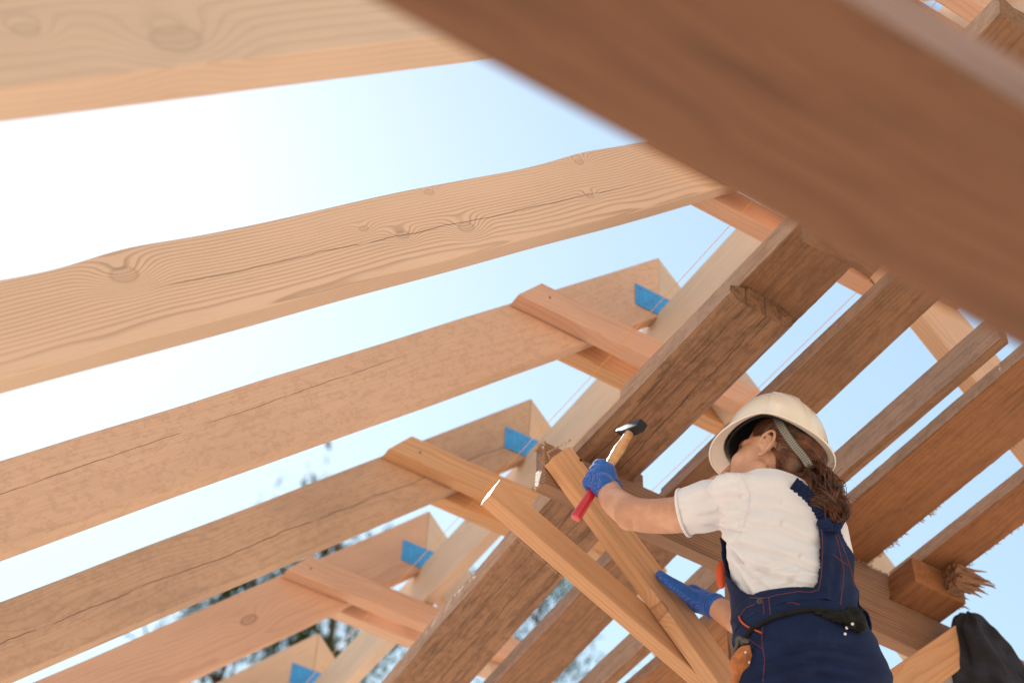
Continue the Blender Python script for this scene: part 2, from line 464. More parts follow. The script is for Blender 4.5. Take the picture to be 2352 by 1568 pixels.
plank(1.965, 2.060, 2.36, 2.79, 2.952, .046, 'red', 'short reddish plank below the face end of the helmet brim', seed=104, rag=.002) if False else None
plank(2.343, 2.372, 1.83, 2.785, 3.0, .1, 'dark2', 'narrow board set on edge, running up right from the back of the helmet', seed=105, rag=0.001)
plank(2.512, 2.722, 1.1, 2.775, 3.097, .05, 'red', 'wide reddish brown plank with a furry sawn edge at the right edge of the photo', seed=106, rag=0.004, wob=.002)
plank(2.836, 2.962, 1.3, 2.80, 3.097, .052, 'red', 'lowest brown plank at the right edge, above the torn wood', seed=107, rag=0.002)
plank(1.744, 1.950, 2.79, 4.9, 3.0, .066, 'dark', 'wide dark plank running down left below the sawn beam end', seed=108, skew=.12, rag=0.0015, wob=.003)
plank(2.02, 2.168, 2.79, 4.6, 3.0, .062, 'dark2', 'second dark plank of the lower left, with a chipped right edge', seed=109, skew=.10, rag=0.003, wob=.003)
plank(2.325, 2.360, 2.79, 4.6, 3.0, .1, 'dark2', 'narrow plank on edge crossing the bottom edge beneath the lower batten', seed=110, skew=.05, rag=.003)
plank(2.432, 2.62, 2.81, 4.6, 3.0, .05, 'red', 'reddish plank at the bottom edge between the batten and the worker\'s arm', seed=111, rag=.003)
# supports
o = board('platform_bearer', V((1.622, 2.7825, 2.9265)), V((3.6, 2.7825, 2.9265)), ZU, .145, .045, 'striped', seed=120, ragend=(.009, 0), wob=.002)
BEAR = o
tag(o, 'long striped bearer beam with a rough sawn left end, under all the dark planks', 'beam')
o = board('packing_board', V((2.17, 2.784, 3.048)), V((2.793, 2.784, 3.048)), ZU, .089, .044, 'striped', seed=121, ragend=(0, .012), wob=.001)
tag(o, 'shorter striped board with a splintered right end lying on the bearer beam', 'board')
o = board('wood_block', V((2.888, 2.66, 3.046)), V((2.888, 2.86, 3.046)), XU, .186, .09, 'red', seed=122, wob=.002, bev=.004)
tag(o, 'short reddish block of timber on the bearer beam below the torn wood', 'wood block')
o = board('platform_bearer', V((1.70, 1.72, 2.949)), V((1.885, 1.72, 2.949)), ZU, .096, .14, 'dark2', seed=123, ragend=(0, .03), wob=.002)
tag(o, 'dark cross beam mostly hidden behind the blurred beam, its fibrous end beside the brown plank', 'beam')
o = board('support_post', V((2.285, 2.83, 1.2)), V((2.285, 2.83, 2.994)), XU, .05, .045, 'striped', seed=124)
tag(o, 'upright dark post behind the worker\'s gloved lower hand', 'post')

KA = AY(1526, 1392, 2.7135) - (V((1.645, 2.7355, 2.942)) + V((.4375, 0, -.43)).normalized() * .625)
W['brace_a'] = wood('batten_knotted', (.56, .325, .18), (.41, .20, .095), contrast=.55, ring=.012, stain=.2, staincol=(.38, .20, .12), fib=.35, knotfreq=0, wave=.5, knots=[(KA.dot(V((.4375, 0, -.43)).normalized()), KA.dot(V((.701, 0, .713))), .0085, .03)])
W['brace_b'] = wood('batten_plain', (.56, .32, .175), (.42, .20, .095), contrast=.5, ring=.010, stain=.2, staincol=(.38, .20, .12), fib=.35, knotfreq=0, wave=.5, pith=(.05, -.2))
# battens nailed to the end of the bearer
da = V((.4375, 0, -.43)).normalized(); na = V((.701, 0, .713))
o = board('batten', V((1.645, 2.7355, 2.942)) , V((1.645, 2.7355, 2.942)) + da * 1.25, na, .084, .044, 'brace_a', cutA=(-.15, 0), seed=130, wob=.0015, ragend=(.004, 0))
tag(o, 'fresh batten under both gloved hands, with a nail near its top', 'batten', 'two fresh crossing battens')
BAT_A = o
db = V((.446, 0, -.199)).normalized(); nb = V((.407, 0, .913))
o = board('batten', V((1.482, 2.785, 2.771)), V((1.482, 2.785, 2.771)) + db * 1.3, nb, .077, .045, 'brace_b', seed=131, wob=.0015, ragend=(.004, 0))
tag(o, 'lower fresh batten with a sunlit sawn left end, passing behind the other', 'batten', 'two fresh crossing battens')
bm = bmesh.new(); disc(bm, AY(1334, 1056, 2.7125), V((0, -1, 0)), .0042, .002)
link('nail', bm2me(bm, 'nail'), simple('nail_black', (.02, .02, .02), .5, .6), BAT_A)
# board on the right, carries the jacket
dj = (V((3.008, 0, 2.988)) - V((2.679, 0, 2.672))).normalized(); nj = V((-dj.z, 0, dj.x))
c0 = V((2.679, 2.70, 2.672)) - nj * .052
o = board('batten', c0 - dj * .5, c0 + dj * .47, nj, .104, .04, 'brace', seed=132)
tag(o, 'orange batten at lower right carrying the black jacket', 'batten', None)
BAT_J = o
FIB = simple('wood_fibre', (.40, .26, .16), .8)
def fibres(parent, segs, n, L, seed, out=V((0, 0, -1)), spread=1.):
    rnd = random.Random(seed); bm = bmesh.new()
    tot = sum((b - a).length for a, b in segs)
    for a, b in segs:
        for i in range(max(2, int(n * (b - a).length / tot))):
            p = a.lerp(b, rnd.random())
            if noise.noise(p * 9.) < -.12: continue
            d = (out + V((rnd.gauss(0, spread), rnd.gauss(0, spread), rnd.gauss(0, spread * .6)))).normalized()
            l = L * (.3 + rnd.random() ** 2)
            k = V((rnd.gauss(0, 1), rnd.gauss(0, 1), rnd.gauss(0, 1))) * l * .25
            tubebm(bm, [p - d * .002, p + d * l * .5 + k * .4, p + d * l + k], [.0011, .0009, .0003], 4)
    me = bm2me(bm, 'wood_fibres')
    o = link('wood_fibres', me, FIB, parent); o['kind'] = 'stuff'
    return o
xe = 1.621
fibres(BEAR, [(V((xe, 2.76, 2.855)), V((xe, 2.76, 2.998))), (V((xe, 2.76, 2.998)), V((xe, 2.804, 2.998))), (V((xe, 2.76, 2.855)), V((xe, 2.804, 2.855)))], 230, .012, 1, V((-1, 0, 0)), .8)
def lab(t): return next(o for o in COL.objects if (o.get('label') or '').startswith(t))
fibres(lab('wide reddish brown plank'), [(V((2.722, 1.3, 3.099)), V((2.722, 2.77, 3.099)))], 420, .012, 2, V((1, 0, -.3)), .5)
fibres(lab('lowest brown plank'), [(V((2.962, 1.3, 3.099)), V((2.962, 2.75, 3.099)))], 160, .010, 5, V((1, 0, -.2)), .6)
fibres(lab('shorter striped board'), [(V((2.793, 2.762, 3.005)), V((2.793, 2.762, 3.09))), (V((2.62, 2.762, 3.092)), V((2.793, 2.762, 3.092)))], 110, .007, 6, V((.6, -1, 0)), .6)
p0, p1 = AY(1312, 1010, 2.7135), AY(1257, 1040, 2.7135)
fibres(BAT_A, [(p0, p1), (p1, p1 + (AY(1275, 1075, 2.7135) - p1))], 60, .006, 8, V((-.6, -.3, .6)), .7)
fibres([o for o in COL.objects if (o.get('label') or '').startswith('lower fresh batten')][0], [(AY(1140, 1195, 2.775), AY(1290, 1325, 2.775))], 120, .005, 9, V((-.4, 0, -1)), .5)
# near beam
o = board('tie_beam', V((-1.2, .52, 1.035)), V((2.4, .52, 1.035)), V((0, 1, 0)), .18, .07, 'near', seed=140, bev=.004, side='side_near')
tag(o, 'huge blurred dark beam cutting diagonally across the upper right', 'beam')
# torn wood at the end of the lowest plank
def splinter():
    bm = bmesh.new(); rnd = random.Random(5)
    for i in range(190):
        u = i / 189.
        y0 = 2.598 + .135 * u
        x0 = 2.90 + .02 * rnd.random()
        L = .04 + .045 * (.5 + .5 * math.sin(u * 9 + 1.)) + .035 * rnd.random() ** 2
        z = 3.02 + .06 * rnd.random()
        sk = .10 * (u - .4) + rnd.gauss(0, .06)
        p = [V((x0 + L * t, y0 + sk * L * t * 2, z + rnd.gauss(0, .0015) + .006 * t * math.sin(i * .7))) for t in (0, .3, .6, .85, 1)]
        tubebm(bm, p, [(.0042, .0075), (.004, .0065), (.003, .0045), (.0018, .0026), (.0004, .0008)], 6)
    return bm2me(bm, 'torn_wood')
o = link('torn_wood', splinter(), W['dark2'])
tag(o, 'torn splintered wood sticking out beside the reddish block', 'wood')
# ================================================================ the worker
def evalmesh(me, mods, name='tmp'):
    o = bpy.data.objects.new(name, me); COL.objects.link(o)
    for t, kw in mods:
        m = o.modifiers.new(t, t)
        for k, v in kw.items(): setattr(m, k, v)
    dg = bpy.context.evaluated_depsgraph_get()
    out = bpy.data.meshes.new_from_object(o.evaluated_get(dg), depsgraph=dg)
    bpy.data.objects.remove(o)
    return out
def voxel(bm, size, sm=4, name='m', fac=.5):
    bmesh.ops.recalc_face_normals(bm, faces=bm.faces[:])
    me = bpy.data.meshes.new(name); bm.to_mesh(me); bm.free()
    out = evalmesh(me, [('REMESH', dict(mode='VOXEL', voxel_size=size)), ('SMOOTH', dict(iterations=sm, factor=fac))], name)
    out.name = name
    return out
def ell(bm, c, ax, n=20, m=14):
    """ellipsoid, ax = three axis vectors"""
    rings = []
    for i in range(1, m):
        th = math.pi * i / m
        rings.append([bm.verts.new(c + ax[0] * math.sin(th) * math.cos(6.28318 * j / n) + ax[1] * math.sin(th) * math.sin(6.28318 * j / n) + ax[2] * math.cos(th)) for j in range(n)])
    a = bm.verts.new(c + ax[2]); b = bm.verts.new(c - ax[2])
    for i in range(len(rings) - 1):
        for j in range(n): bm.faces.new((rings[i][j], rings[i][(j + 1) % n], rings[i + 1][(j + 1) % n], rings[i + 1][j]))
    for j in range(n):
        bm.faces.new((a, rings[0][(j + 1) % n], rings[0][j])); bm.faces.new((b, rings[-1][j], rings[-1][(j + 1) % n]))
def cr(pts, k=6):
    """catmull-rom through vectors (or numbers)"""
    out = []; n = len(pts)
    for i in range(n - 1):
        p0, p1, p2, p3 = pts[max(0, i - 1)], pts[i], pts[i + 1], pts[min(n - 1, i + 2)]
        for j in range(k):
            t = j / k
            out.append(.5 * ((2 * p1) + (p2 - p0) * t + (2 * p0 - 5 * p1 + 4 * p2 - p3) * t * t + (3 * p1 - p0 - 3 * p2 + p3) * t * t * t) if not isinstance(p1, V)
                       else (p1 * 2 + (p2 - p0) * t + (p0 * 2 - p1 * 5 + p2 * 4 - p3) * (t * t) + (p1 * 3 - p0 - p2 * 3 + p3) * (t * t * t)) * .5)
    out.append(pts[-1])
    return out
def limb(bm, pts, rads, n=18, k=6):
    p, r = cr(pts, k), cr(rads, k)
    tubebm(bm, p, r, n)
    ell(bm, p[0], (V((r[0], 0, 0)), V((0, r[0], 0)), V((0, 0, r[0]))), 14, 8)
    ell(bm, p[-1], (V((r[-1], 0, 0)), V((0, r[-1], 0)), V((0, 0, r[-1]))), 14, 8)
def secloft(bm, secs, n=48, pw=1.):
    rings = []
    for c, a, b in secs:
        rg = []
        for j in range(n):
            t = 6.28318 * j / n
            ct, st = math.cos(t), math.sin(t)
            rg.append(bm.verts.new(c + a * math.copysign(abs(ct) ** pw, ct) + b * math.copysign(abs(st) ** pw, st)))
        rings.append(rg)
    for i in range(len(rings) - 1):
        for j in range(n): bm.faces.new((rings[i][j], rings[i][(j + 1) % n], rings[i + 1][(j + 1) % n], rings[i + 1][j]))
    bm.faces.new(rings[0][::-1]); bm.faces.new(rings[-1])
    return rings
def project(p):
    x, y, z = CX.dot(p), CY.dot(p), CZ.dot(p)
    return 1176 + F * x / z, 784 + F * y / z
def inpoly(x, y, poly):
    c = False; n = len(poly)
    for i in range(n):
        x1, y1 = poly[i]; x2, y2 = poly[(i + 1) % n]
        if (y1 > y) != (y2 > y) and x < (x2 - x1) * (y - y1) / (y2 - y1) + x1: c = not c
    return c

LAT = V((.986, .168, 0)); FWD = V((-.168, .986, 0)); UP = V((0, 0, 1))
HIP = P(1854, 1500, 3.65); NB = P(1772, 1118, 3.92)
SPN = NB - HIP
person = empty('person', V((HIP.x, HIP.y, HIP.z - .92)), 'woman in white T-shirt, navy dungarees, white helmet and blue gloves, hammering at the batten', 'person')
SKIN = NT('skin')
tc = SKIN.new('ShaderNodeTexCoord').outputs['Object']
nn = SKIN.noise(tc, 14., 4., .6); n2 = SKIN.noise(tc, 160., 3., .6)
c = SKIN.mix(SKIN.ss(nn, .35, .7), (.50, .255, .165), (.63, .37, .26))
SKIN.nt.links.new(c, SKIN.b.inputs['Base Color'])
SKIN.b.inputs['Roughness'].default_value = .48
SKIN.b.inputs['Subsurface Weight'].default_value = .12
SKIN.b.inputs['Subsurface Radius'].default_value = (.01, .004, .002)
SKIN.b.inputs['Subsurface Scale'].default_value = .6
SKIN.bump(n2, .3, .0010)
SKINM = SKIN.mat

def torso_secs(grow, t0, t1, n, wr=None):
    T_ = [-.45, -.3, -.15, 0, .15, .3, .45, .6, .75, .88, .96, 1.02, 1.1]
    a_ = [.158, .166, .166, .158, .150, .150, .155, .165, .172, .150, .095, .062, .055]
    b_ = [.13, .14, .142, .138, .125, .113, .113, .120, .120, .100, .075, .058, .055]
    def itp(L, t):
        for i in range(len(T_) - 1):
            if t <= T_[i + 1]:
                u = (t - T_[i]) / (T_[i + 1] - T_[i]); u = u * u * (3 - 2 * u) * .5 + u * .5
                return L[i] + (L[i + 1] - L[i]) * u
        return L[-1]
    out = []
    for i in range(n + 1):
        t = t0 + (t1 - t0) * i / n
        c = HIP + SPN * t
        back = 0.012 * math.exp(-((t + .15) / .2) ** 2) + .01 * math.exp(-((t - .75) / .2) ** 2)
        c = c - FWD * back
        out.append((c, LAT * (itp(a_, t) + grow), FWD * (itp(b_, t) + grow)))
    return out

# joints
SL = P(1668, 1135, 3.845); EL_ = P(1447, 1178, 3.93); WL = P(1395, 1118, 4.10)
SR = NB + LAT * .165 - UP * .065; ER = P(1790, 1480, 3.97); WR = P(1641, 1391, 4.16)
# head frame
yaw = V((-.60, .80, 0)).normalized(); tilt = math.radians(-22)
HF = yaw * math.cos(tilt) - UP * math.sin(tilt)
HU = UP * math.cos(tilt) + yaw * math.sin(tilt)
HL = HU.cross(HF).normalized()
EAR = P(1757, 1021, 3.88)
HO = EAR - HL * .074
def hp(f, l, u): return HO + HF * f + HL * l + HU * u

bm = bmesh.new()
secloft(bm, torso_secs(-.018, -.35, 1.1, 30), 36)
limb(bm, [SL + V((.03, 0, -.02)), SL, P(1600, 1170, 3.85), P(1530, 1184, 3.88), EL_ + (P(1490, 1184, 3.9) - EL_) * .3, P(1412, 1150, 4.0), WL + (WL - P(1412, 1150, 4.0)) * .1],
     [.05, .050, .046, .042, .0395, .034, .0275], 22)
ell(bm, P(1447, 1184, 3.915), (V((.036, 0, 0)), V((0, .036, 0)), V((0, 0, .036))))
limb(bm, [SR, SR.lerp(ER, .5), ER, ER.lerp(WR, .35), ER.lerp(WR, .7), WR], [.048, .044, .038, .040, .034, .0265], 22)
# neck and head
limb(bm, [NB - UP * .03, NB + (hp(-.03, 0, -.05) - NB) * .5, hp(-.018, 0, .0)], [.060, .049, .044], 24)
ell(bm, hp(-.015, 0, .042), (HF * .096, HL * .0765, HU * .098), 36, 24)
ell(bm, hp(.034, 0, -.022), (HF * .062, HL * .064, HU * .084), 30, 20)
ell(bm, hp(.058, 0, -.096), (HF * .036, HL * .034, HU * .026))
for s in (1, -1):
    ell(bm, hp(.054, s * .036, -.026), (HF * .034, HL * .027, HU * .03))
    ell(bm, hp(.012, s * .050, -.055), (HF * .03, HL * .017, HU * .026))
    ell(bm, hp(.050, s * .034, .028), (HF * .034, HL * .022, HU * .010))
    limb(bm, [hp(.012, s * .054, -.062), hp(.045, s * .042, -.084), hp(.07, s * .018, -.095)], [.009, .012, .015], 10)
    # closed lids over the eye
    ell(bm, hp(.0735, s * .031, .004), (HF * .0105, HL * .0145, HU * .0095))
    # ear
    e = lambda f, u, l: hp(f, s * (.071 + l), u)
    er = [(.012, -.010, .004), (.014, .006, .006), (.010, .022, .009), (-.004, .033, .013), (-.018, .028, .018), (-.025, .012, .020), (-.022, -.006, .017), (-.013, -.020, .012), (-.004, -.030, .007), (.006, -.030, .004)]
    tubebm(bm, cr([e(*q) for q in er], 5), [.0036] * 46, 10)
    ell(bm, e(-.006, .004, .004), (HF * .0195 + HL * s * -.004, HL * s * .0055 + HF * -.001, HU * .031))
    tubebm(bm, cr([e(.002, .022, .010), e(-.012, .016, .014), e(-.016, 0, .014), e(-.008, -.014, .010)], 5), [.0032] * 16, 8)
    ell(bm, e(.009, -.004, .006), (HF * .005, HL * .005, HU * .007))
    ell(bm, e(.001, -.029, .005), (HF * .009, HL * .004, HU * .008))
# nose, mouth
limb(bm, [hp(.088, 0, .022), hp(.098, 0, .0), hp(.108, 0, -.030), hp(.112, 0, -.040)], [.009, .008, .0095, .0105], 12)
for s in (1, -1): ell(bm, hp(.104, s * .010, -.045), (HF * .010, HL * .007, HU * .007))
ell(bm, hp(.093, 0, -.067), (HF * .013, HL * .024, HU * .007)); ell(bm, hp(.090, 0, -.077), (HF * .013, HL * .020, HU * .008))
body_me = voxel(bm, .0021, 3, 'body')
bm = bmesh.new(); bm.from_mesh(body_me)
fv = []
for v in bm.verts:
    q = v.co - HO
    if q.length > .16: continue
    f_, l_, u_ = q.dot(HF), abs(q.dot(HL)), q.dot(HU)
    if abs(f_ + .006) < .032 and l_ > .062 and -.045 < u_ < .045: continue
    if f_ > .085 and l_ < .02 and u_ > -.075: continue
    fv.append(v)
for _ in range(28): bmesh.ops.smooth_vert(bm, verts=fv, factor=.5, use_axis_x=True, use_axis_y=True, use_axis_z=True)
fe = [v for v in bm.verts if (v.co - HO).length < .16 and (v.co - HO).dot(HF) > .07]
for _ in range(4): bmesh.ops.smooth_vert(bm, verts=fe, factor=.5, use_axis_x=True, use_axis_y=True, use_axis_z=True)
bm.to_mesh(body_me); bm.free()
body = link('body', body_me, SKINM, person, True)

# eyebrow, lashes
HAIRM = NT('hair_brown')
tc = HAIRM.new('ShaderNodeTexCoord').outputs['Object']
nn = HAIRM.noise(tc, 30., 4., .6)
c = HAIRM.mix(HAIRM.ss(nn, .3, .7), (.050, .017, .008), (.17, .060, .026))
HAIRM.nt.links.new(c, HAIRM.b.inputs['Base Color']); HAIRM.b.inputs['Roughness'].default_value = .42
HAIRM.b.inputs['Specular IOR Level'].default_value = .6
HAIR = HAIRM.mat
for s in (1, -1):
    bm = bmesh.new()
    tubebm(bm, cr([hp(.090, s * .014, .022), hp(.085, s * .030, .029), hp(.072, s * .048, .026)], 4), [.003, .0038, .004, .004, .004, .0036, .0034, .003, .002], 6)
    link('eyebrow', bm2me(bm, 'eyebrow'), HAIR, person, True)
    bm = bmesh.new()
    tubebm(bm, cr([hp(.084, s * .020, .001), hp(.0845, s * .031, -.002), hp(.075, s * .047, .002)], 4), [.0018] * 9, 5)
    link('eyelashes', bm2me(bm, 'eyelashes'), HAIR, person, True)

# ---------------------------------------------------------------- gloves
GL = NT('glove_blue')
tc = GL.new('ShaderNodeTexCoord').outputs['Object']
s_ = GL.sep(tc)
rib = GL.m('SINE', GL.m('MULTIPLY', GL.m('ADD', s_[0], GL.m('MULTIPLY', s_[1], .6)), 1900.))
nn = GL.noise(tc, 30., 4., .6)
c = GL.mix(GL.ss(nn, .3, .7), (.006, .075, .36), (.012, .13, .54))
c = GL.mix(GL.ss(rib, -.2, 1., 0., .25), c, (.004, .03, .2))
GL.nt.links.new(c, GL.b.inputs['Base Color']); GL.b.inputs['Roughness'].default_value = .85
GL.b.inputs['Sheen Weight'].default_value = .3
GL.bump(rib, .3, .0008)
GLOVE = GL.mat
GD = NT('glove_dotted')
tc = GD.new('ShaderNodeTexCoord').outputs['Object']
vo = GD.new('ShaderNodeTexVoronoi'); GD.put(vo.inputs['Vector'], tc); vo.inputs['Scale'].default_value = 240.; vo.inputs['Randomness'].default_value = .25
c = GD.mix(GD.ss(vo.outputs['Distance'], .22, .32, .6, 0.), (.010, .08, .40), (.42, .48, .72))
GD.nt.links.new(c, GD.b.inputs['Base Color']); GD.b.inputs['Roughness'].default_value = .7
DOTS = GD.mat
# hammer axis
E1 = P(1322, 1190, 4.02); E2 = P(1452, 985, 4.19)
HA = (E2 - E1).normalized()
toc = -(E1 * .5 + E2 * .5).normalized(); toc = (toc - HA * toc.dot(HA)).normalized()   # towards the viewer
lef = HA.cross(toc).normalized()
if CX.dot(lef) > 0: lef = -lef
def hx(s, a, r):
    """point around the handle: s metres from the butt, angle a (0 = viewer, 90 = left)"""
    return E1 + HA * s + (toc * math.cos(math.radians(a)) + lef * math.sin(math.radians(a))) * r
bm = bmesh.new()
S0 = .128
# back of the hand
ell(bm, hx(S0, -5, .024), (HA * .043, lef * .030, toc * .017), 24, 16)
ell(bm, hx(S0 - .004, 35, .024), (HA * .042, (lef - toc * .5).normalized() * .022, toc * .016), 24, 16)
for i in range(4):
    s = S0 + (.031 - .0205 * i)
    k = [1., 1.06, 1.0, .88][i]
    ang = [30, 62, 95, 130, 165, 198, 225]
    pts = [hx(s + .002 * i, a, (.0265 if a < 100 else .0245) * (1.05 if a < 80 else 1)) for a in ang]
    limb(bm, pts, [.0112 * k, .0115 * k, .0105 * k, .0102 * k, .0100 * k, .0095 * k, .0088 * k], 12, 4)
limb(bm, [hx(S0 - .02, -45, .026), hx(S0 + .008, -75, .027), hx(S0 + .034, -110, .026), hx(S0 + .048, -150, .0245)], [.015, .013, .0112, .0095], 12)
wa = (WL - P(1412, 1150, 4.0)).normalized()
limb(bm, [WL - wa * .022, WL + wa * .006, hx(S0 - .022, -20, .026)], [.0315, .0305, .030], 20)
gm = voxel(bm, .0019, 3, 'glove')
def dotmask(me, fn):
    for p in me.polygons:
        p.material_index = 1 if fn(p.center, p.normal) else 0
dotmask(gm, lambda c, n: (c - E1).dot(HA) < S0 - .010 and CX.dot(n) < -.1 and n.z < .2)
g1 = link('glove', gm, [GLOVE, DOTS], person, True)
bm = bmesh.new()
for q in range(3):
    pp = WL - wa * (.024 - .009 * q)
    fr = frames([pp - wa * .01, pp, pp + wa * .01])[1]
    tubebm(bm, [pp + (fr[1] * math.cos(a * .2618) + fr[2] * math.sin(a * .2618)) * (.0318 - .0008 * q) for a in range(25)], [.0026] * 25, 6, False)
link('cuff', bm2me(bm, 'cuff'), GLOVE, g1, True)
# right hand on the batten: thumb in front, fingers behind the board
bm = bmesh.new()
TH = [AY(1622, 1386, 2.685), AY(1592, 1372, 2.683), AY(1563, 1352, 2.682), AY(1536, 1335, 2.690), AY(1516, 1319, 2.700)]
limb(bm, TH, [.026, .0215, .0175, .0148, .0115], 16)
PALM = AY(1596, 1374, 2.705)
wd = (WR - PALM).normalized()
ell(bm, PALM, (wd * .046, (CY - wd * wd.dot(CY)).normalized() * .036, CZ * .032), 24, 16)
limb(bm, [WR - wd * -.004, WR.lerp(PALM, .5), PALM], [.0305, .032, .031], 20)
for i in range(4):
    st = AY(1588 + 7 * i, 1352 + 14 * i, 2.735)
    en = [AY(1582 + 4 * i, 1358 + 13 * i, 2.772), AY(1566 + 4 * i, 1360 + 14 * i, 2.782), AY(1545 + 6 * i, 1350 + 16 * i, 2.780)]
    limb(bm, [PALM + (st - PALM) * .5, st] + en, [.013, .0115, .0108, .010, .0085], 12, 4)
gm = voxel(bm, .0019, 3, 'glove')
dn = (CY - CX * .75).normalized()
dotmask(gm, lambda c, n: n.dot(dn) > .15 and n.dot(CZ) < .2 and project(c)[0] < 1606)
g2 = link('glove', gm, [GLOVE, DOTS], person, True)
bm = bmesh.new()
for q in range(2):
    pp = WR - wd * -.001 + wd * (.004 - .008 * q)
    fr = frames([pp - wd * .01, pp, pp + wd * .01])[1]
    tubebm(bm, [pp + (fr[1] * math.cos(a * .2618) + fr[2] * math.sin(a * .2618)) * .0307 for a in range(25)], [.0024] * 25, 6, False)
link('cuff', bm2me(bm, 'cuff'), GLOVE, g2, True)

# ---------------------------------------------------------------- T-shirt
SH = NT('tshirt_white')
tc = SH.new('ShaderNodeTexCoord').outputs['Object']
n1 = SH.noise(tc, 9., 3.); n2 = SH.noise(tc, 700., 2.)
c = SH.mix(SH.ss(n1, .3, .7), (.66, .66, .72), (.72, .72, .775))
SH.nt.links.new(c, SH.b.inputs['Base Color']); SH.b.inputs['Roughness'].default_value = .9
SH.b.inputs['Sheen Weight'].default_value = .25
SH.bump(n2, .15, .0006)
SHIRT = SH.mat
def ridge(x): return 1 - abs(2 * (x - math.floor(x)) - 1)
FOLDS = [([(1655, 1238), (1700, 1288), (1780, 1325), (1868, 1345)], .0065, 7), ([(1690, 1248), (1760, 1270), (1830, 1290), (1885, 1318)], .006, 8), ([(1715, 1205), (1790, 1215), (1880, 1250)], .0045, 9),
         ([(1660, 1250), (1682, 1300), (1712, 1352)], .006, 6), ([(1672, 1245), (1705, 1300), (1760, 1352)], .005, 6), ([(1625, 1205), (1665, 1214), (1705, 1222)], .005, 5), ([(1735, 1345), (1752, 1315), (1800, 1300)], .005, 7),
         ([(1708, 1090), (1722, 1135), (1718, 1180), (1700, 1225)], .0032, 3.2), ([(1575, 1150), (1640, 1140), (1700, 1142)], .0035, 9), ([(1800, 1345), (1830, 1325), (1875, 1330)], .005, 6),
         ([(1720, 1170), (1790, 1165), (1860, 1185)], .003, 10), ([(1600, 1185), (1650, 1178), (1700, 1190)], .004, 7)]
def fold_h(px, py):
    h = 0.
    for pl, am, w in FOLDS:
        for i in range(len(pl) - 1):
            (x1, y1), (x2, y2) = pl[i], pl[i + 1]
            L2 = (x2 - x1) ** 2 + (y2 - y1) ** 2
            u = ((px - x1) * (x2 - x1) + (py - y1) * (y2 - y1)) / L2
            if (u < 0 and i > 0) or (u > 1 and i < len(pl) - 2) or u < -.5 or u > 1.5: continue
            fa = 1. if 0 <= u <= 1 else max(0, 1 - (abs(u - .5) - .5) * 2.2)
            if i == 0 and u < .5: fa *= max(0, min(1, u * 2 + .6))
            d = ((px - x1) * (y2 - y1) - (py - y1) * (x2 - x1)) / math.sqrt(L2)
            h += 1.25 * am * fa * (-math.exp(-(d / (.75 * w)) ** 2) + .6 * math.exp(-((d - 1.6 * w) / (1.3 * w)) ** 2))
            break
    return h
def shirt_disp(p):
    px, py = project(p)
    h = fold_h(px, py)
    # folds running from the armpit down to the waist at the back, drawn as stretched noise
    u = (px * .80 + py * .60) / 100.; v = (-px * .60 + py * .80) / 100.
    h += .008 * noise.noise(V((u * .55, v * 1.7 + .5 * math.sin(u * .8), p.y * 3)))
    h += .002 * noise.noise(V((u * 1.1 + 7, v * 5.2, p.y * 4)))
    # horizontal drapes under the shoulder blade, tight gathers at the waistband
    g = max(0, min(1, (py - 1270) / 90.))
    h += g * .008 * noise.noise(V((px / 26. - py / 60., py / 130., 3.)))
    if px < 1700:
        h += .005 * noise.noise(V((px / 60., py / 18. + px / 60., 9.)))
    # seam round the armhole
    return h
bm = bmesh.new()
secloft(bm, torso_secs(.004, .0, .86, 30), 48)
tubebm(bm, cr([NB + (SL - NB) * .40 - UP * .02, SL + V((.012, 0, -.014)), P(1632, 1162, 3.835), P(1600, 1170, 3.842), P(1570, 1177, 3.852)], 6), cr([.048, .056, .057, .0565, .0560], 6), 30)
ell(bm, SL + V((.012, 0, -.014)), (V((.056, 0, 0)), V((0, .056, 0)), V((0, 0, .056))))
tubebm(bm, cr([NB + (SR - NB) * .4 - UP * .02, SR, SR.lerp(ER, .35), SR.lerp(ER, .55)], 6), cr([.06, .064, .062, .058], 6), 26)
ell(bm, NB + LAT * .07 - UP * .100, (LAT * .12, FWD * .078, UP * .055))
ell(bm, NB - LAT * .07 - UP * .098, (LAT * .12, FWD * .078, UP * .055))
# collar
col = [NB - UP * .046 + FWD * .01 + (LAT * math.cos(a * .3) * .066 + FWD * math.sin(a * .3) * .062) - UP * .02 * math.sin(a * .3) for a in range(22)]
tubebm(bm, col, [.009] * 22, 10)
sm_ = voxel(bm, .0035, 6, 'tshirt')
nr = [v.normal.copy() for v in sm_.vertices]
for v, n_ in zip(sm_.vertices, nr): v.co += n_ * shirt_disp(v.co)
shirt = link('tshirt', sm_, SHIRT, person, True)
# hems
bm = bmesh.new()
ax_ = (P(1570, 1177, 3.852) - P(1600, 1170, 3.842)).normalized()
pc = P(1571, 1177, 3.852); fr = frames([pc - ax_ * .01, pc, pc + ax_ * .01])[1]
tubebm(bm, [pc + (fr[1] * math.cos(a * .1963) + fr[2] * math.sin(a * .1963)) * .0560 for a in range(33)], [(.0022, .0040)] * 33, 8, False)
link('sleeve_hem', bm2me(bm, 'sleeve_hem'), SHIRT, shirt, True)

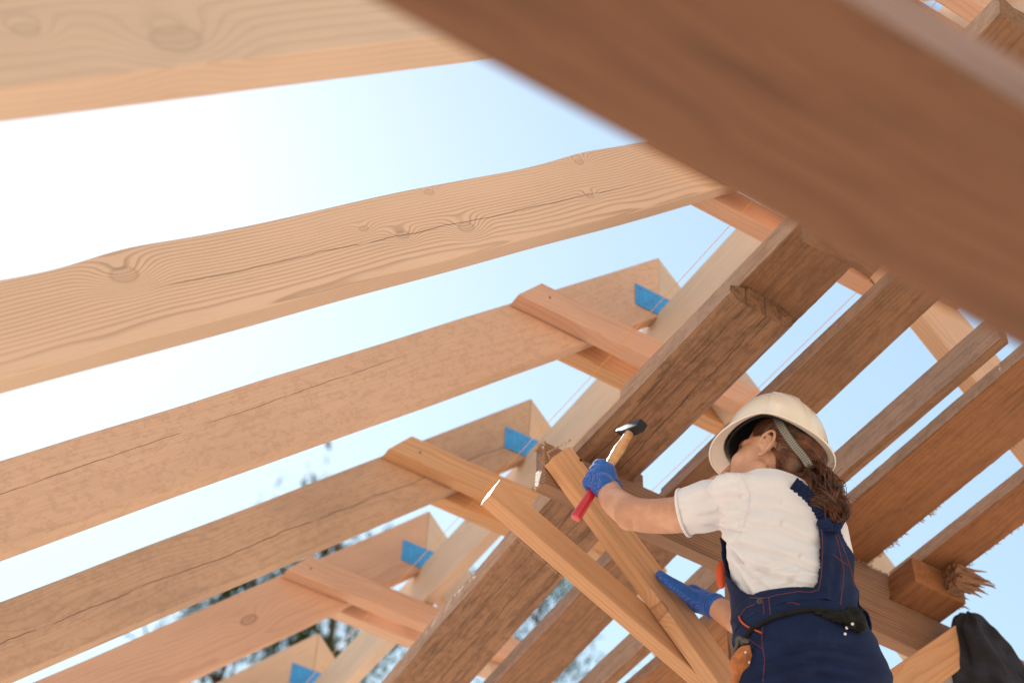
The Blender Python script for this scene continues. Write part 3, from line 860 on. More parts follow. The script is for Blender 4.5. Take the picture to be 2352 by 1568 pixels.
# ---------------------------------------------------------------- dungarees
DN = NT('dungaree_navy')
tc = DN.new('ShaderNodeTexCoord').outputs['Object']
n1 = DN.noise(tc, 12., 4., .6); n2 = DN.noise(tc, 900., 2.)
n3 = DN.noise(tc, 120., 3., .7)
c = DN.mix(DN.ss(n1, .3, .7), (.0055, .0125, .046), (.0090, .0200, .072))
c = DN.mix(DN.ss(n3, .66, .74, 0., .35), c, (.12, .11, .14))
DN.nt.links.new(c, DN.b.inputs['Base Color']); DN.b.inputs['Roughness'].default_value = .8; DN.b.inputs['Specular IOR Level'].default_value = .2
DN.b.inputs['Sheen Weight'].default_value = .03; DN.b.inputs['Sheen Tint'].default_value = (.3, .4, .8, 1)
DN.bump(n2, .2, .0006)
NAVY = DN.mat
BLACK = simple('black_fabric', (.008, .008, .009), .8, 0, .3, 60., .5)
ORANGE = simple('orange_trim', (.55, .07, .012), .7)
STITCH = simple('orange_stitch', (.26, .055, .03), .7)
def pants_disp(p):
    px, py = project(p)
    h = .012 * noise.noise(V((px / 190., py / 62. - (px - 1850) ** 2 / 90000., p.z * 2)))
    h += .004 * noise.noise(V((px / 90., py / 24. - (px - 1850) ** 2 / 50000., 4.)))
    for yc, wd_, am in ((1512, 8., .010), (1546, 7, .007), (1585, 9, .009)):
        yy = yc - 30 * math.exp(-((px - 1880) / 130.) ** 2) + (1850 - px) * .12 * (px < 1850)
        h -= am * math.exp(-((py - yy) / wd_) ** 2) * max(0, min(1, (px - 1690) / 60.)) * max(0, min(1, (2010 - px) / 50.))
    return h
bm = bmesh.new()
secloft(bm, torso_secs(.012, -.42, .13, 30), 56)
ell(bm, HIP - UP * .075 - FWD * .045 + LAT * .050, (LAT * .098, FWD * .10, UP * .12))
ell(bm, HIP - UP * .075 - FWD * .045 - LAT * .062, (LAT * .092, FWD * .10, UP * .12))
FEET = []
for s in (1, -1):
    hj = HIP + LAT * .085 * s - UP * .13
    kn = HIP + LAT * .115 * s - UP * .50 + FWD * .06
    an = HIP + LAT * .125 * s - UP * .86 - FWD * .01
    FEET.append(an)
    limb(bm, [hj, hj.lerp(kn, .5), kn, kn.lerp(an, .5), an], [.108, .092, .075, .068, .066], 26)
pm = voxel(bm, .005, 5, 'dungarees')
nr = [v.normal.copy() for v in pm.vertices]
for v, n_ in zip(pm.vertices, nr): v.co += n_ * pants_disp(v.co)
dung = link('dungarees', pm, NAVY, person, True)
SHOE = simple('shoe_leather', (.05, .035, .03), .6)
for an in FEET:
    bm = bmesh.new()
    ell(bm, an + FWD * .07 - UP * .045, (LAT * .048, FWD * .14, UP * .05)); box(bm, an + FWD * .06 - UP * .083, (.09, .27, .022))
    link('shoe', voxel(bm, .006, 3, 'shoe'), SHOE, person, True)
# upper part: shell over the shirt, cut along the edge of the back panel
TOPE = [(1636, 1255), (1651, 1271), (1662, 1306), (1675, 1324), (1698, 1351), (1720, 1364), (1755, 1366), (1773, 1360), (1817, 1351), (1848, 1349), (1868, 1351), (1877, 1333),
        (1883, 1271), (1880, 1227), (1884, 1200), (1898, 1186), (1912, 1190), (1928, 1222), (1945, 1262), (1959, 1298), (1970, 1342), (1967, 1395), (1990, 1440), (1990, 1520), (1636, 1520)]
bm = bmesh.new()
secs = torso_secs(.013, .02, .99, 150)
rg = secloft(bm, secs, 220)
bmesh.ops.delete(bm, geom=[f for f in bm.faces if len(f.verts) > 4], context='FACES_ONLY')
bm.normal_update()
kill = []
for f in bm.faces:
    c = f.calc_center_median()
    n_ = f.normal
    px, py = project(c)
    t = (c - HIP).dot(SPN) / SPN.length_squared
    out = c - (HIP + SPN * t)
    if t < .095:
        kill.append(f); continue
    if out.dot(-c.normalized()) > 0.0:
        if not inpoly(px, py, TOPE): kill.append(f)
    else:
        if t > .30 + .45 * max(0, min(1, (out.dot(FWD) - .02) / .05)) or (t > .3 and abs(out.dot(LAT)) > .12): kill.append(f)
bmesh.ops.delete(bm, geom=kill, context='FACES')
me = bm2me(bm, 'back_panel')
nv = [v.normal.copy() for v in me.vertices]
for v, n_ in zip(me.vertices, nv):
    px, py = project(v.co)
    k = .0075 * noise.noise(V((px / 15., py / 120., 1.))) * max(0, min(1, (px - 1880) / 20.)) + .0035 * noise.noise(V((px / 40., py / 30., 5.)))
    base = shirt_disp(v.co)
    v.co += n_ * (max(0, base) * .8 + k + .002)
me = evalmesh(me, [('SMOOTH', dict(iterations=3, factor=.5)), ('SOLIDIFY', dict(thickness=.0032, offset=0.))], 'back_panel')
panel = link('back_panel', me, NAVY, dung, True)
# surfaces for laying straps, seams and the belt
def bvh_of(objs):
    vs, fs = [], []
    for o in objs:
        b = len(vs)
        mw = Matrix.Identity(4)
        vs += [v.co.copy() for v in o.data.vertices]; fs += [tuple(b + i for i in p.vertices) for p in o.data.polygons]
    return BVHTree.FromPolygons(vs, fs)
BV = bvh_of([dung, panel, shirt])
def onsurf(px, py, off=.002, dflt=3.75):
    d = ray(px, py).normalized()
    h = BV.ray_cast(V((0, 0, 0)), d)
    if h[0] is None: return P(px, py, dflt)
    n_ = h[1]
    if n_.dot(d) > 0: n_ = -n_
    return h[0] + n_ * off * .5 - d * off * .5
def densify(pl, step=6.):
    out = []
    for (a, b) in zip(pl[:-1], pl[1:]):
        L = math.hypot(b[0] - a[0], b[1] - a[1]); k = max(1, int(L / step))
        for i in range(k): out.append((a[0] + (b[0] - a[0]) * i / k, a[1] + (b[1] - a[1]) * i / k))
    out.append(pl[-1]); return out
def stitched(pl, dash=5.):
    bm = bmesh.new()
    pts = densify(pl, dash)
    for i in range(0, len(pts) - 1):
        a, b = pts[i], pts[i + 1]
        b = (a[0] + (b[0] - a[0]) * .7, a[1] + (b[1] - a[1]) * .7)
        A_, B2 = onsurf(*a, .0012), onsurf(*b, .0012)
        if (A_ - B2).length < .03: tubebm(bm, [A_, B2], [.0008, .0008], 4)
    return bm
SEAMS = [[(1887, 1215), (1889, 1262), (1886, 1322), (1880, 1354), (1862, 1360), (1832, 1358), (1790, 1365), (1757, 1373), (1722, 1372)],
         [(1912, 1205), (1925, 1250), (1938, 1310), (1930, 1390)], [(1912, 1272), (1932, 1288), (1950, 1299)],
         [(1752, 1372), (1756, 1410)], [(1766, 1372), (1770, 1412)], [(1752, 1440), (1750, 1470), (1754, 1500), (1757, 1515), (1752, 1566)],
         [(1702, 1412), (1712, 1396), (1735, 1386)], [(1720, 1466), (1752, 1490)], [(1808, 1385), (1820, 1383), (1838, 1389)], [(1915, 1205), (1938, 1262), (1952, 1300), (1962, 1345)]]
for s in SEAMS:
    link('seam', bm2me(stitched(s), 'seam'), STITCH, dung)
# pocket trim, button
bm = bmesh.new()
tubebm(bm, [onsurf(x, y, .004) for x, y in densify([(1699, 1415), (1702, 1424), (1710, 1432), (1723, 1441)], 3)], [.0022] * len(densify([(1699, 1415), (1702, 1424), (1710, 1432), (1723, 1441)], 3)), 6)
pl = densify([(1731, 1445), (1740, 1449), (1751, 1454)], 3)
tubebm(bm, [onsurf(x, y, .004) for x, y in pl], [.0022] * len(pl), 6)
link('pocket_trim', bm2me(bm, 'pocket_trim'), ORANGE, dung, True)
bm = bmesh.new(); c = onsurf(1746, 1381, .003); disc(bm, c, -c.normalized(), .0075, .003, 16)
link('button', bm2me(bm, 'button'), simple('button_dark', (.02, .025, .035), .3), dung)
# gathered elastic straps
def strap(pl, w, name):
    pts = [onsurf(x, y, .006) for x, y in densify(pl, 2.5)]
    bm = bmesh.new(); n = len(pts)
    rings = []
    for i, (t, a, b) in enumerate(frames(pts)):
        p = pts[i]; view = p.normalized()
        side = t.cross(view).normalized(); nrm = side.cross(t).normalized()
        if nrm.dot(view) > 0: nrm = -nrm
        r = .5 + .5 * math.sin(i * 1.35 + 1.2 * math.sin(i * .37))
        hw = w * (.92 + .13 * r); ht = .0035 + .0045 * r
        rings.append([bm.verts.new(p + side * hw * math.cos(q * .5236) + nrm * ht * (math.sin(q * .5236) + .25 * math.sin(q * 2.1 + i))) for q in range(12)])
    for i in range(n - 1):
        for j in range(12): bm.faces.new((rings[i][j], rings[i][(j + 1) % 12], rings[i + 1][(j + 1) % 12], rings[i + 1][j]))
    bm.faces.new(rings[0][::-1]); bm.faces.new(rings[-1])
    return link(name, bm2me(bm, name), NAVY, dung, True)
strap([(1820, 1112), (1838, 1124), (1860, 1148), (1880, 1178), (1893, 1206), (1896, 1222)], .0165, 'strap')
strap([(1940, 1172), (1930, 1186), (1918, 1200), (1912, 1222)], .016, 'strap')
# orange front pocket peeking out on the left
bm = bmesh.new()
ell(bm, P(1657, 1319, 3.93), (CX * .013, CY * .034, CZ * .02))
link('front_pocket', bm2me(bm, 'front_pocket'), ORANGE, dung, True)

# belt
def ribbon(pl, w, th, name, mat, parent, off=.006, step=4.):
    pts = [onsurf(x, y, off) for x, y in densify(pl, step)]
    for _ in range(3): pts = [pts[0]] + [(pts[i - 1] + pts[i] * 2 + pts[i + 1]) / 4 for i in range(1, len(pts) - 1)] + [pts[-1]]
    bm = bmesh.new(); rings = []
    for i, (t, a, b) in enumerate(frames(pts)):
        p = pts[i]; view = p.normalized(); side = t.cross(view).normalized(); nrm = side.cross(t).normalized()
        rings.append([bm.verts.new(p + side * w * cx + nrm * th * cy) for cx, cy in ((-1, -.5), (-.8, -1), (.8, -1), (1, -.5), (1, .5), (.8, 1), (-.8, 1), (-1, .5))])
    for i in range(len(rings) - 1):
        for j in range(8): bm.faces.new((rings[i][j], rings[i][(j + 1) % 8], rings[i + 1][(j + 1) % 8], rings[i + 1][j]))
    bm.faces.new(rings[0][::-1]); bm.faces.new(rings[-1])
    return link(name, bm2me(bm, name), mat, parent, True)
BELT = [(1707, 1482), (1716, 1462), (1730, 1446), (1750, 1432), (1790, 1414), (1830, 1404), (1868, 1400), (1900, 1404), (1930, 1412), (1965, 1425)]
belt = ribbon(BELT, .0048, .0025, 'belt', BLACK, person, .008)
bm = bmesh.new()
rnd = random.Random(4)
ell(bm, onsurf(1925, 1420, .014), (CX * .038, CY * .013, CZ * .014))
ell(bm, onsurf(1955, 1428, .014), (CX * .028, CY * .027, CZ * .022))
ell(bm, onsurf(1893, 1407, .006), (CX * .022, CY * .006, CZ * .008))
limb(bm, [P(1965, 1440, 3.64), P(1972, 1455, 3.64), P(1982, 1466, 3.65)], [.012, .007, .002], 8)
fm = voxel(bm, .0025, 2, 'belt_flap')
nr = [v.normal.copy() for v in fm.vertices]
for v, n_ in zip(fm.vertices, nr): v.co += n_ * (.009 * noise.noise(v.co * 60) + .004 * noise.noise(v.co * 150))
flap = link('belt_flap', fm, BLACK, belt, True)
BVF = bvh_of([flap, dung])
def eysurf(x, y):
    d = ray(x, y).normalized(); h_ = BVF.ray_cast(V((0, 0, 0)), d)
    return h_[0] - d * .0012 if h_[0] is not None else P(x, y, 3.585)
WHT = simple('eyelet', (.7, .7, .72), .35, .6)
for (x, y) in ((1958, 1432), (1945, 1441), (1941, 1455)):
    bm = bmesh.new(); c = eysurf(x, y); disc(bm, c, -c.normalized(), .0036, .0015, 12)
    link('eyelet', bm2me(bm, 'eyelet'), WHT, belt)

# ---------------------------------------------------------------- hair
rnd = random.Random(12)
SKC = hp(-.015, 0, .040)
def skull(d, k=1.045):
    f, l, u = d.dot(HF), d.dot(HL), d.dot(HU)
    r = 1 / math.sqrt((f / .096) ** 2 + (l / .0765) ** 2 + (u / .098) ** 2)
    return SKC + d * r * k
TIE = P(1851, 1068, 3.935)
bm = bmesh.new()
# base cap, cut at the hairline
nn_, mm_ = 180, 120
ver = {}
def capdir(i, j):
    th = math.pi * i / mm_; ph = 6.28318 * j / nn_
    return (HF * math.sin(th) * math.cos(ph) + HL * math.sin(th) * math.sin(ph) + HU * math.cos(th))
def hairy(p):
    q = p - HO; f, l, u = q.dot(HF), q.dot(HL), q.dot(HU)
    # hairline: forehead, temple, round the ear, nape
    lim = .052 + .35 * (u - .05) if u > .03 else (.020 if u > .012 else -.028 + .1 * u)
    lim = min(lim, .066)
    return f < lim and u > (-.075 if f < -.045 else -.05 + .3 * (f + .045) * -1)
for i in range(mm_ + 1):
    for j in range(nn_): ver[i, j] = bm.verts.new(skull(capdir(i, j), 1.03))
for i in range(mm_):
    for j in range(nn_):
        q = [ver[i, j], ver[i, (j + 1) % nn_], ver[i + 1, (j + 1) % nn_], ver[i + 1, j]]
        c = sum((v.co for v in q), V((0, 0, 0))) / 4
        if hairy(c): bm.faces.new(q)
for v in [v for v in bm.verts if not v.link_faces]: bm.verts.remove(v)
def strand(bm, pts, r0, r1):
    n = len(pts); tubebm(bm, pts, [r0 + (r1 - r0) * (i / (n - 1)) for i in range(n)], 4, False)
cnt = 0
while cnt < 900:
    d = V((rnd.gauss(0, 1), rnd.gauss(0, 1), rnd.gauss(0, 1))).normalized()
    p = skull(d)
    q = p - HO
    if not hairy(p) or q.dot(HU) > .085: continue
    cnt += 1
    td = (TIE - SKC).normalized()
    k0 = 1.035 + .035 * rnd.random()
    pts = []
    for s in range(9):
        u = s / 8
        dd = (d * (1 - u) + td * u + HU * (.30 if q.dot(HF) > -.02 else (.12 if q.dot(HF) > -.04 else -.04)) * math.sin(u * 3.14)).normalized()
        pp = skull(dd, k0 + .012 * math.sin(u * 3.1) + .01 * noise.noise(V((cnt * .3, u * 2, 0))))
        pts.append(pp if u < .93 else pp.lerp(TIE, .6))
    strand(bm, pts, .0011, .0014)
# hair behind the ear and at the nape, drawn back to the tie
ell(bm, hp(-.060, 0, -.022), (HF * .036, HL * .058, HU * .045), 24, 16)
for s in range(260):
    u = rnd.random(); sd_ = 1 if rnd.random() < .65 else -1
    q = hp(-.012 - .060 * u, sd_ * (.072 - .030 * u * u), -.004 - .062 * u)
    k = rnd.random() * .02
    m_ = q.lerp(TIE, .5) + (q.lerp(TIE, .5) - hp(-.03, 0, -.02)).normalized() * (.014 + .012 * (1 - u))
    strand(bm, cr([q + (SKC - q) * .02, q.lerp(m_, .5) + HL * sd_ * .006 + HU * k * .4, m_ + HU * k, TIE], 4), .0012, .0015)
# ponytail
PT_ = cr([TIE, P(1862, 1086, 3.89), P(1880, 1110, 3.83), P(1900, 1140, 3.775), P(1915, 1168, 3.745), P(1926, 1198, 3.74)], 6)
RD_ = cr([.017, .031, .037, .036, .031, .017], 6)
fr = frames(PT_)
CLU = [(rnd.random() * 6.283, rnd.random() ** .5, 1.2 + rnd.random() * 2., .14 + .2 * rnd.random(), rnd.random() * 6.3, rnd.random() * 6.3) for _ in range(17)]
for s in range(1250):
    ca, cr_, w1_, w2_, ph, ph2 = CLU[s % 17]
    a = ca + rnd.gauss(0, .28); rr = min(1.05, max(.05, cr_ + rnd.gauss(0, .17))); ph += rnd.gauss(0, .22); ph2 += rnd.gauss(0, .22)
    if s % 9 == 0: a, rr, ph = rnd.random() * 6.283, rnd.random() ** .5, rnd.random() * 6.3
    L = len(PT_) - int(rnd.random() ** 1.6 * 9)
    pts = []
    for i in range(L):
        t, x, y = fr[i]; u = i / (len(PT_) - 1)
        g = u ** .6
        aa = a + .55 * math.sin(u * w1_ * 3 + ph) * g
        q = rr * 1.08 * RD_[i] * (1 + .3 * math.sin(u * 9 + ph2) * g)
        wav = (x * math.sin(u * 17 + ph) + y * math.cos(u * 15 + ph2)) * .011 * g * w2_ * 5
        pts.append(PT_[i] + (x * math.cos(aa) + y * math.sin(aa)) * q + wav)
    strand(bm, pts, .0012, .0006)
# locks gathered over the shoulder, coming round the nape
for s in range(260):
    j = [rnd.gauss(0, 1) for _ in range(6)]
    k = rnd.random()
    pts = cr([P(1772 + 26 * k + 3 * j[0], 1080 + 6 * k + 3 * j[1], 3.86), P(1800 + 18 * k + 3 * j[2], 1094 + 8 * k + 4 * j[3], 3.84 - .02 * k), P(1842 + 10 * k + 4 * j[4], 1112 - 14 * k + 6 * j[5], 3.825),
              P(1880 + 6 * j[0], 1130 + 8 * j[1], 3.80)], 4)
    strand(bm, pts, .0013, .0009)
# flyaways
for s in range(40):
    a = rnd.random(); i = int(8 + a * 20) % len(PT_)
    t, x, y = fr[i]; aa = rnd.random() * 6.28
    o_ = PT_[i] + (x * math.cos(aa) + y * math.sin(aa)) * RD_[i]
    pts = [o_ + (x * math.cos(aa) + y * math.sin(aa)) * .022 * k * k + t * .02 * k + V((.004 * math.sin(k * 5 + s), 0, .004 * math.cos(k * 6 + s))) for k in (0, .3, .6, .9, 1.2)]
    strand(bm, pts, .0007, .0003)
hair = link('hair', bm2me(bm, 'hair'), HAIR, person, True)
bm = bmesh.new()
fr0 = fr[1]
tubebm(bm, [TIE.lerp(PT_[2], .3) + (fr0[1] * math.cos(a * .3142) + fr0[2] * math.sin(a * .3142)) * .021 for a in range(21)], [.0035] * 21, 6, False)
link('hair_tie', bm2me(bm, 'hair_tie'), simple('hair_tie_grey', (.12, .12, .13), .6), hair, True)

# ---------------------------------------------------------------- helmet
HM = NT('helmet_shell')
HM.b.inputs['Base Color'].default_value = (.80, .74, .67, 1)
HM.b.inputs['Roughness'].default_value = .2; HM.b.inputs['Coat Weight'].default_value = .3
HM.b.inputs['Subsurface Weight'].default_value = .1
HM.b.inputs['Subsurface Radius'].default_value = (.01, .006, .003)
HELM = HM.mat
ht = math.radians(HTILT)
KF = HF * math.cos(ht) + HU * math.sin(ht); KU = HU * math.cos(ht) - HF * math.sin(ht); KL = HL
HC = HO + HF * HOFF[0] + HU * HOFF[1]
def helm(u, ph, inner=0.):
    """u 0 rim lip .. 1 crown; ph azimuth, 0 = front"""
    c, s = math.cos(ph), math.sin(ph)
    RF, RB, RL = .120, .134, .112
    R = 1 / math.sqrt((c / (RF if c > 0 else RB)) ** 2 + (s / RL) ** 2) - inner
    Hh = .132 - inner
    front = max(0., c) ** 1.6
    zr = (-.010 * c ** .85 if c > 0 else -.024 * abs(c) ** 1.5) + .012 * abs(s) ** 5
    if c < 0: zr -= .010 * c * c
    if u < .16:
        k = 1 - u / .16           # flared lip / brim
        lip = .010 + .020 * front + .006 * max(0, -c)
        r = R + lip * k ** 1.1
        z = zr - (.006 + .012 * front) * k
        z += .0
        return HC + KF * c * r + KL * s * r + KU * z
    v = (u - .16) / .84
    a = v * math.pi / 2
    r = R * math.cos(a) ** .80
    z = zr * (1 - v) ** 1.5 + Hh * math.sin(a) ** .95
    lat = s * r
    az_ = abs(math.degrees(math.atan2(s, c))); pn = max(0, min(1, (az_ - 97) / 2.5)) * max(0, min(1, (143 - az_) / 2.5)) * min(1, v * 5) * (1 if v < .8 else max(0, 1 - (v - .8) * 12))
    r += .0050 * pn
    z += .0060 * math.exp(-(lat / .016) ** 2) * min(1, v * 2) + .0025 * math.exp(-((abs(lat) - .055) / .006) ** 2) * min(1, v * 2.5) * (v < .95)
    return HC + KF * c * r + KL * s * r + KU * z
bm = bmesh.new()
NU, NP = 50, 200
def grid(inner, rev):
    g = [[bm.verts.new(helm(i / NU, 6.28318 * j / NP, inner)) for j in range(NP)] for i in range(NU)]
    top = bm.verts.new(helm(.9999, 0, inner))
    for i in range(NU - 1):
        for j in range(NP):
            q = (g[i][j], g[i][(j + 1) % NP], g[i + 1][(j + 1) % NP], g[i + 1][j])
            bm.faces.new(q if not rev else q[::-1])
    for j in range(NP):
        q = (g[-1][j], g[-1][(j + 1) % NP], top); bm.faces.new(q if not rev else q[::-1])
    return g
g0 = grid(0, False); g1_ = grid(.0035, True)
for j in range(NP): bm.faces.new((g0[0][(j + 1) % NP], g0[0][j], g1_[0][j], g1_[0][(j + 1) % NP]))
helmet = link('helmet', bm2me(bm, 'helmet'), HELM, person, True)
# rolled edge
bm = bmesh.new()
tubebm(bm, [helm(.0, 6.28318 * j / 120, .001) for j in range(121)], [.0028] * 121, 8, False)
link('rim', bm2me(bm, 'rim'), HELM, helmet, True)
# black padding inside
bm = bmesh.new()
gg = [[bm.verts.new(helm(.17 + .8 * i / 12, 6.28318 * j / 60, .011)) for j in range(60)] for i in range(13)]
for i in range(12):
    for j in range(60): bm.faces.new((gg[i][j], gg[i][(j + 1) % 60], gg[i + 1][(j + 1) % 60], gg[i + 1][j]))
me = bm2me(bm, 'padding'); me = evalmesh(me, [('SOLIDIFY', dict(thickness=.004))], 'padding')
link('padding', me, simple('padding_black', (.012, .012, .013), .8), helmet, True)
# perforated headband
HBM = NT('headband_grey')
uv = HBM.new('ShaderNodeUVMap').outputs[0]; s_ = HBM.sep(uv)
fx = HBM.m('SUBTRACT', HBM.m('FRACT', s_[0]), .5); fy = HBM.m('SUBTRACT', HBM.m('FRACT', s_[1]), .5)
dd = HBM.m('SQRT', HBM.m('ADD', HBM.m('MULTIPLY', fx, fx), HBM.m('MULTIPLY', fy, fy)))
c = HBM.mix(HBM.ss(dd, .22, .30, 1., 0.), (.23, .22, .20), (.01, .01, .01))
HBM.nt.links.new(c, HBM.b.inputs['Base Color']); HBM.b.inputs['Roughness'].default_value = .5
bm = bmesh.new(); uvl = bm.loops.layers.uv.new('UVMap')
BV2 = bvh_of([hair])
hb = densify([(1782, 958), (1797, 984), (1810, 1004), (1826, 1026), (1842, 1044), (1856, 1064), (1866, 1082)], 3.)
pts = []
for (x, y) in hb:
    d = ray(x, y).normalized(); h_ = BV2.ray_cast(V((0, 0, 0)), d)
    pts.append(h_[0] if h_[0] is not None and abs(h_[0].length - TIE.length) < .14 else None)
last = next(p for p in pts if p is not None)
for i in range(len(pts)):
    if pts[i] is None: pts[i] = ray(*hb[i]).normalized() * last.length
    last = pts[i]
for _ in range(12): pts = [pts[0]] + [(pts[i - 1] + pts[i] * 2 + pts[i + 1]) / 4 for i in range(1, len(pts) - 1)] + [pts[-1]]
pts = [p - p.normalized() * .007 for p in pts]
rows = []
for p, (t, a, b) in zip(pts, frames(pts)):
    side = t.cross(p.normalized()).normalized()
    if CY.dot(side) > 0: side = -side
    rows.append([p + side * (.0092 * (q - 2) / 2) for q in range(5)])
for i in range(len(rows) - 1):
    for q in range(4):
        vs = [bm.verts.new(p) for p in (rows[i][q], rows[i + 1][q], rows[i + 1][q + 1], rows[i][q + 1])]
        f_ = bm.faces.new(vs)
        for lp, (uu, vv) in zip(f_.loops, ((i, q), (i + 1, q), (i + 1, q + 1), (i, q + 1))): lp[uvl].uv = (uu * .62, vv * .9 + .2)
bmesh.ops.remove_doubles(bm, verts=bm.verts[:], dist=1e-5)
me = bpy.data.meshes.new('headband'); bm.to_mesh(me); bm.free()
me = evalmesh(me, [('SOLIDIFY', dict(thickness=.0022))], 'headband')
link('headband', me, HBM.mat, helmet)

# ---------------------------------------------------------------- hammer
ham = empty('hammer', E1, 'small hammer with red and bare wood handle gripped in the upper blue glove', 'hammer')
HW = NT('handle_wood')
tc = HW.new('ShaderNodeTexCoord').outputs['Object']
nn = HW.noise(HW.vm('MULTIPLY', tc, (80., 80., 80.)), 1., 3.)
c = HW.mix(HW.ss(nn, .35, .7), (.62, .36, .17), (.50, .26, .11))
HW.nt.links.new(c, HW.b.inputs['Base Color']); HW.b.inputs['Roughness'].default_value = .3; HW.b.inputs['Coat Weight'].default_value = .4
RED = simple('handle_red', (.50, .008, .02), .3, coat=.5)
LH = (E2 - E1).length
def hs(s): return E1 + HA * s
bm = bmesh.new()
ss_ = [.0, .006, .05, .10, .13]
tubebm(bm, [hs(s) for s in cr(ss_, 3)], cr([.0125, .0135, .0125, .0115, .0115], 3), 20)
link('grip', bm2me(bm, 'grip'), RED, ham, True)
bm = bmesh.new()
ss_ = [.128, .16, .20, .235, .262, LH]
tubebm(bm, [hs(s) for s in cr(ss_, 4)], cr([.0112, .0105, .0125, .0140, .0118, .0105], 4), 20)
link('handle', bm2me(bm, 'handle'), HW.mat, ham, True)
k3 = P(1491, 979, 4.12) - P(1431, 1001, 4.21); k3 = (k3 - HA * k3.dot(HA)).normalized(); s3 = k3.cross(HA).normalized()
HCN = hs(LH - .001)
bm = bmesh.new()
prof = [(-.058, .011, .003), (-.052, .0125, .005), (-.018, .0135, .0125), (.0, .0138, .0138), (.018, .0138, .0138), (.040, .0135, .0135), (.044, .0118, .0118)]
rings = []
for (x, w_, h_) in prof:
    up_ = .004 if x < -.02 else 0
    rings.append([bm.verts.new(HCN + k3 * x + s3 * w_ * a + HA * (h_ * b + up_)) for a, b in ((-1, -.8), (-.8, -1), (.8, -1), (1, -.8), (1, .8), (.8, 1), (-.8, 1), (-1, .8))])
for i in range(len(rings) - 1):
    for j in range(8): bm.faces.new((rings[i][j], rings[i][(j + 1) % 8], rings[i + 1][(j + 1) % 8], rings[i + 1][j]))
bm.faces.new(rings[0][::-1]); bm.faces.new(rings[-1])
link('hammer_head', bm2me(bm, 'hammer_head'), simple('hammer_steel', (.02, .026, .04), .38, .5), ham)

# ---------------------------------------------------------------- tool pouch and pliers
LE = simple('leather_tan', (.42, .15, .055), .7, 0, .3, 60., .25)
POUCH = [(1704, 1482), (1722, 1480), (1728, 1504), (1734, 1524), (1742, 1545), (1728, 1563), (1716, 1590), (1716, 1640), (1680, 1645), (1676, 1600), (1678, 1562), (1684, 1541), (1672, 1527), (1682, 1504), (1694, 1490)]
bm = bmesh.new()
PD = 3.50
fr_, bk_ = [], []
for (x, y) in POUCH:
    fr_.append(bm.verts.new(P(x, y, PD + .0))); bk_.append(bm.verts.new(P(x, y, PD + .035)))
c0_ = [bm.verts.new(P(x * .5 + 1702 * .5, y * .6 + 1550 * .4, PD - .013)) for (x, y) in POUCH]
n = len(POUCH)
for i in range(n):
    j = (i + 1) % n
    bm.faces.new((fr_[i], fr_[j], bk_[j], bk_[i])); bm.faces.new((fr_[i], c0_[i], c0_[j], fr_[j]))
bm.faces.new(c0_); bm.faces.new(bk_[::-1])
me = bm2me(bm, 'tool_pouch'); me = evalmesh(me, [('BEVEL', dict(width=.002, segments=2))], 'tool_pouch')
pouch = link('tool_pouch', me, LE)
tag(pouch, 'tan leather tool pouch with steel rivets on the woman\'s hip', 'tool pouch')
RV = simple('rivet', (.55, .55, .56), .3, .8)
for (x, y) in ((1712, 1497), (1720, 1520), (1726, 1543), (1690, 1562)):
    bm = bmesh.new(); c = P(x, y, PD - .008); disc(bm, c, -c.normalized(), .0033, .002, 12)
    link('rivet', bm2me(bm, 'rivet'), RV, pouch)
bm = bmesh.new()
ell(bm, P(1710, 1474, PD + .012), (CX * .012, CY * .010, CZ * .008))
ell(bm, P(1698, 1470, PD + .012), (CX * .009, CY * .011, CZ * .006))
limb(bm, [P(1700, 1470, PD + .015), P(1693, 1485, PD + .015), P(1687, 1503, PD + .018), P(1686, 1530, PD + .02)], [.007, .0055, .005, .005], 10)
limb(bm, [P(1710, 1474, PD + .015), P(1706, 1488, PD + .016), P(1700, 1503, PD + .018), P(1698, 1530, PD + .02)], [.008, .006, .005, .005], 10)
pl_ = link('pliers', bm2me(bm, 'pliers'), simple('pliers_steel', (.09, .085, .09), .35, .8), None, True)
tag(pl_, 'dark steel pliers sticking out of the tan leather pouch', 'pliers')

# ---------------------------------------------------------------- jacket
JC = [((2222, 1408), 18, .03, 2.665), ((2226, 1416), 32, .06, 2.665), ((2232, 1440), 42, .075, 2.66), ((2248, 1480), 56, .085, 2.655), ((2268, 1530), 76, .095, 2.65), ((2292, 1590), 98, .10, 2.65), ((2310, 1680), 112, .10, 2.65), ((2320, 1800), 118, .1, 2.65)]
bm = bmesh.new()
cs = cr([V((c[0][0], c[0][1], c[1])) for c in JC], 8); dp = cr([c[2] for c in JC], 8); ys = cr([c[3] for c in JC], 8)
rings = []
NJ = 110
for i, (c, d_, y_) in enumerate(zip(cs, dp, ys)):
    ctr = AY(c.x, c.y, y_); hw = c.z / F * CZ.dot(ctr)
    rgj = []
    for j in range(NJ):
        a = 6.28318 * j / NJ; u = i / len(cs)
        rp = 1 + min(1, u * 2.4) * (.17 * math.sin(4 * a + 1.6 * math.sin(u * 6) + .5) + .09 * math.sin(9 * a + 1.2 * math.sin(u * 8) + u * 4)) + .09 * noise.noise(V((math.cos(a) * 2, math.sin(a) * 2, u * 9))) \
            + .025 * noise.noise(V((math.cos(a) * 5, math.sin(a) * 5, u * 14)))
        rgj.append(bm.verts.new(ctr + CX * hw * math.cos(a) * rp + (CZ * .8 + UP * .1) * d_ * .5 * math.sin(a) * rp + CY * .012 * noise.noise(V((math.cos(a) * 2, u * 4, 7)))))
    rings.append(rgj)
for i in range(len(rings) - 1):
    for j in range(NJ): bm.faces.new((rings[i][j], rings[i][(j + 1) % NJ], rings[i + 1][(j + 1) % NJ], rings[i + 1][j]))
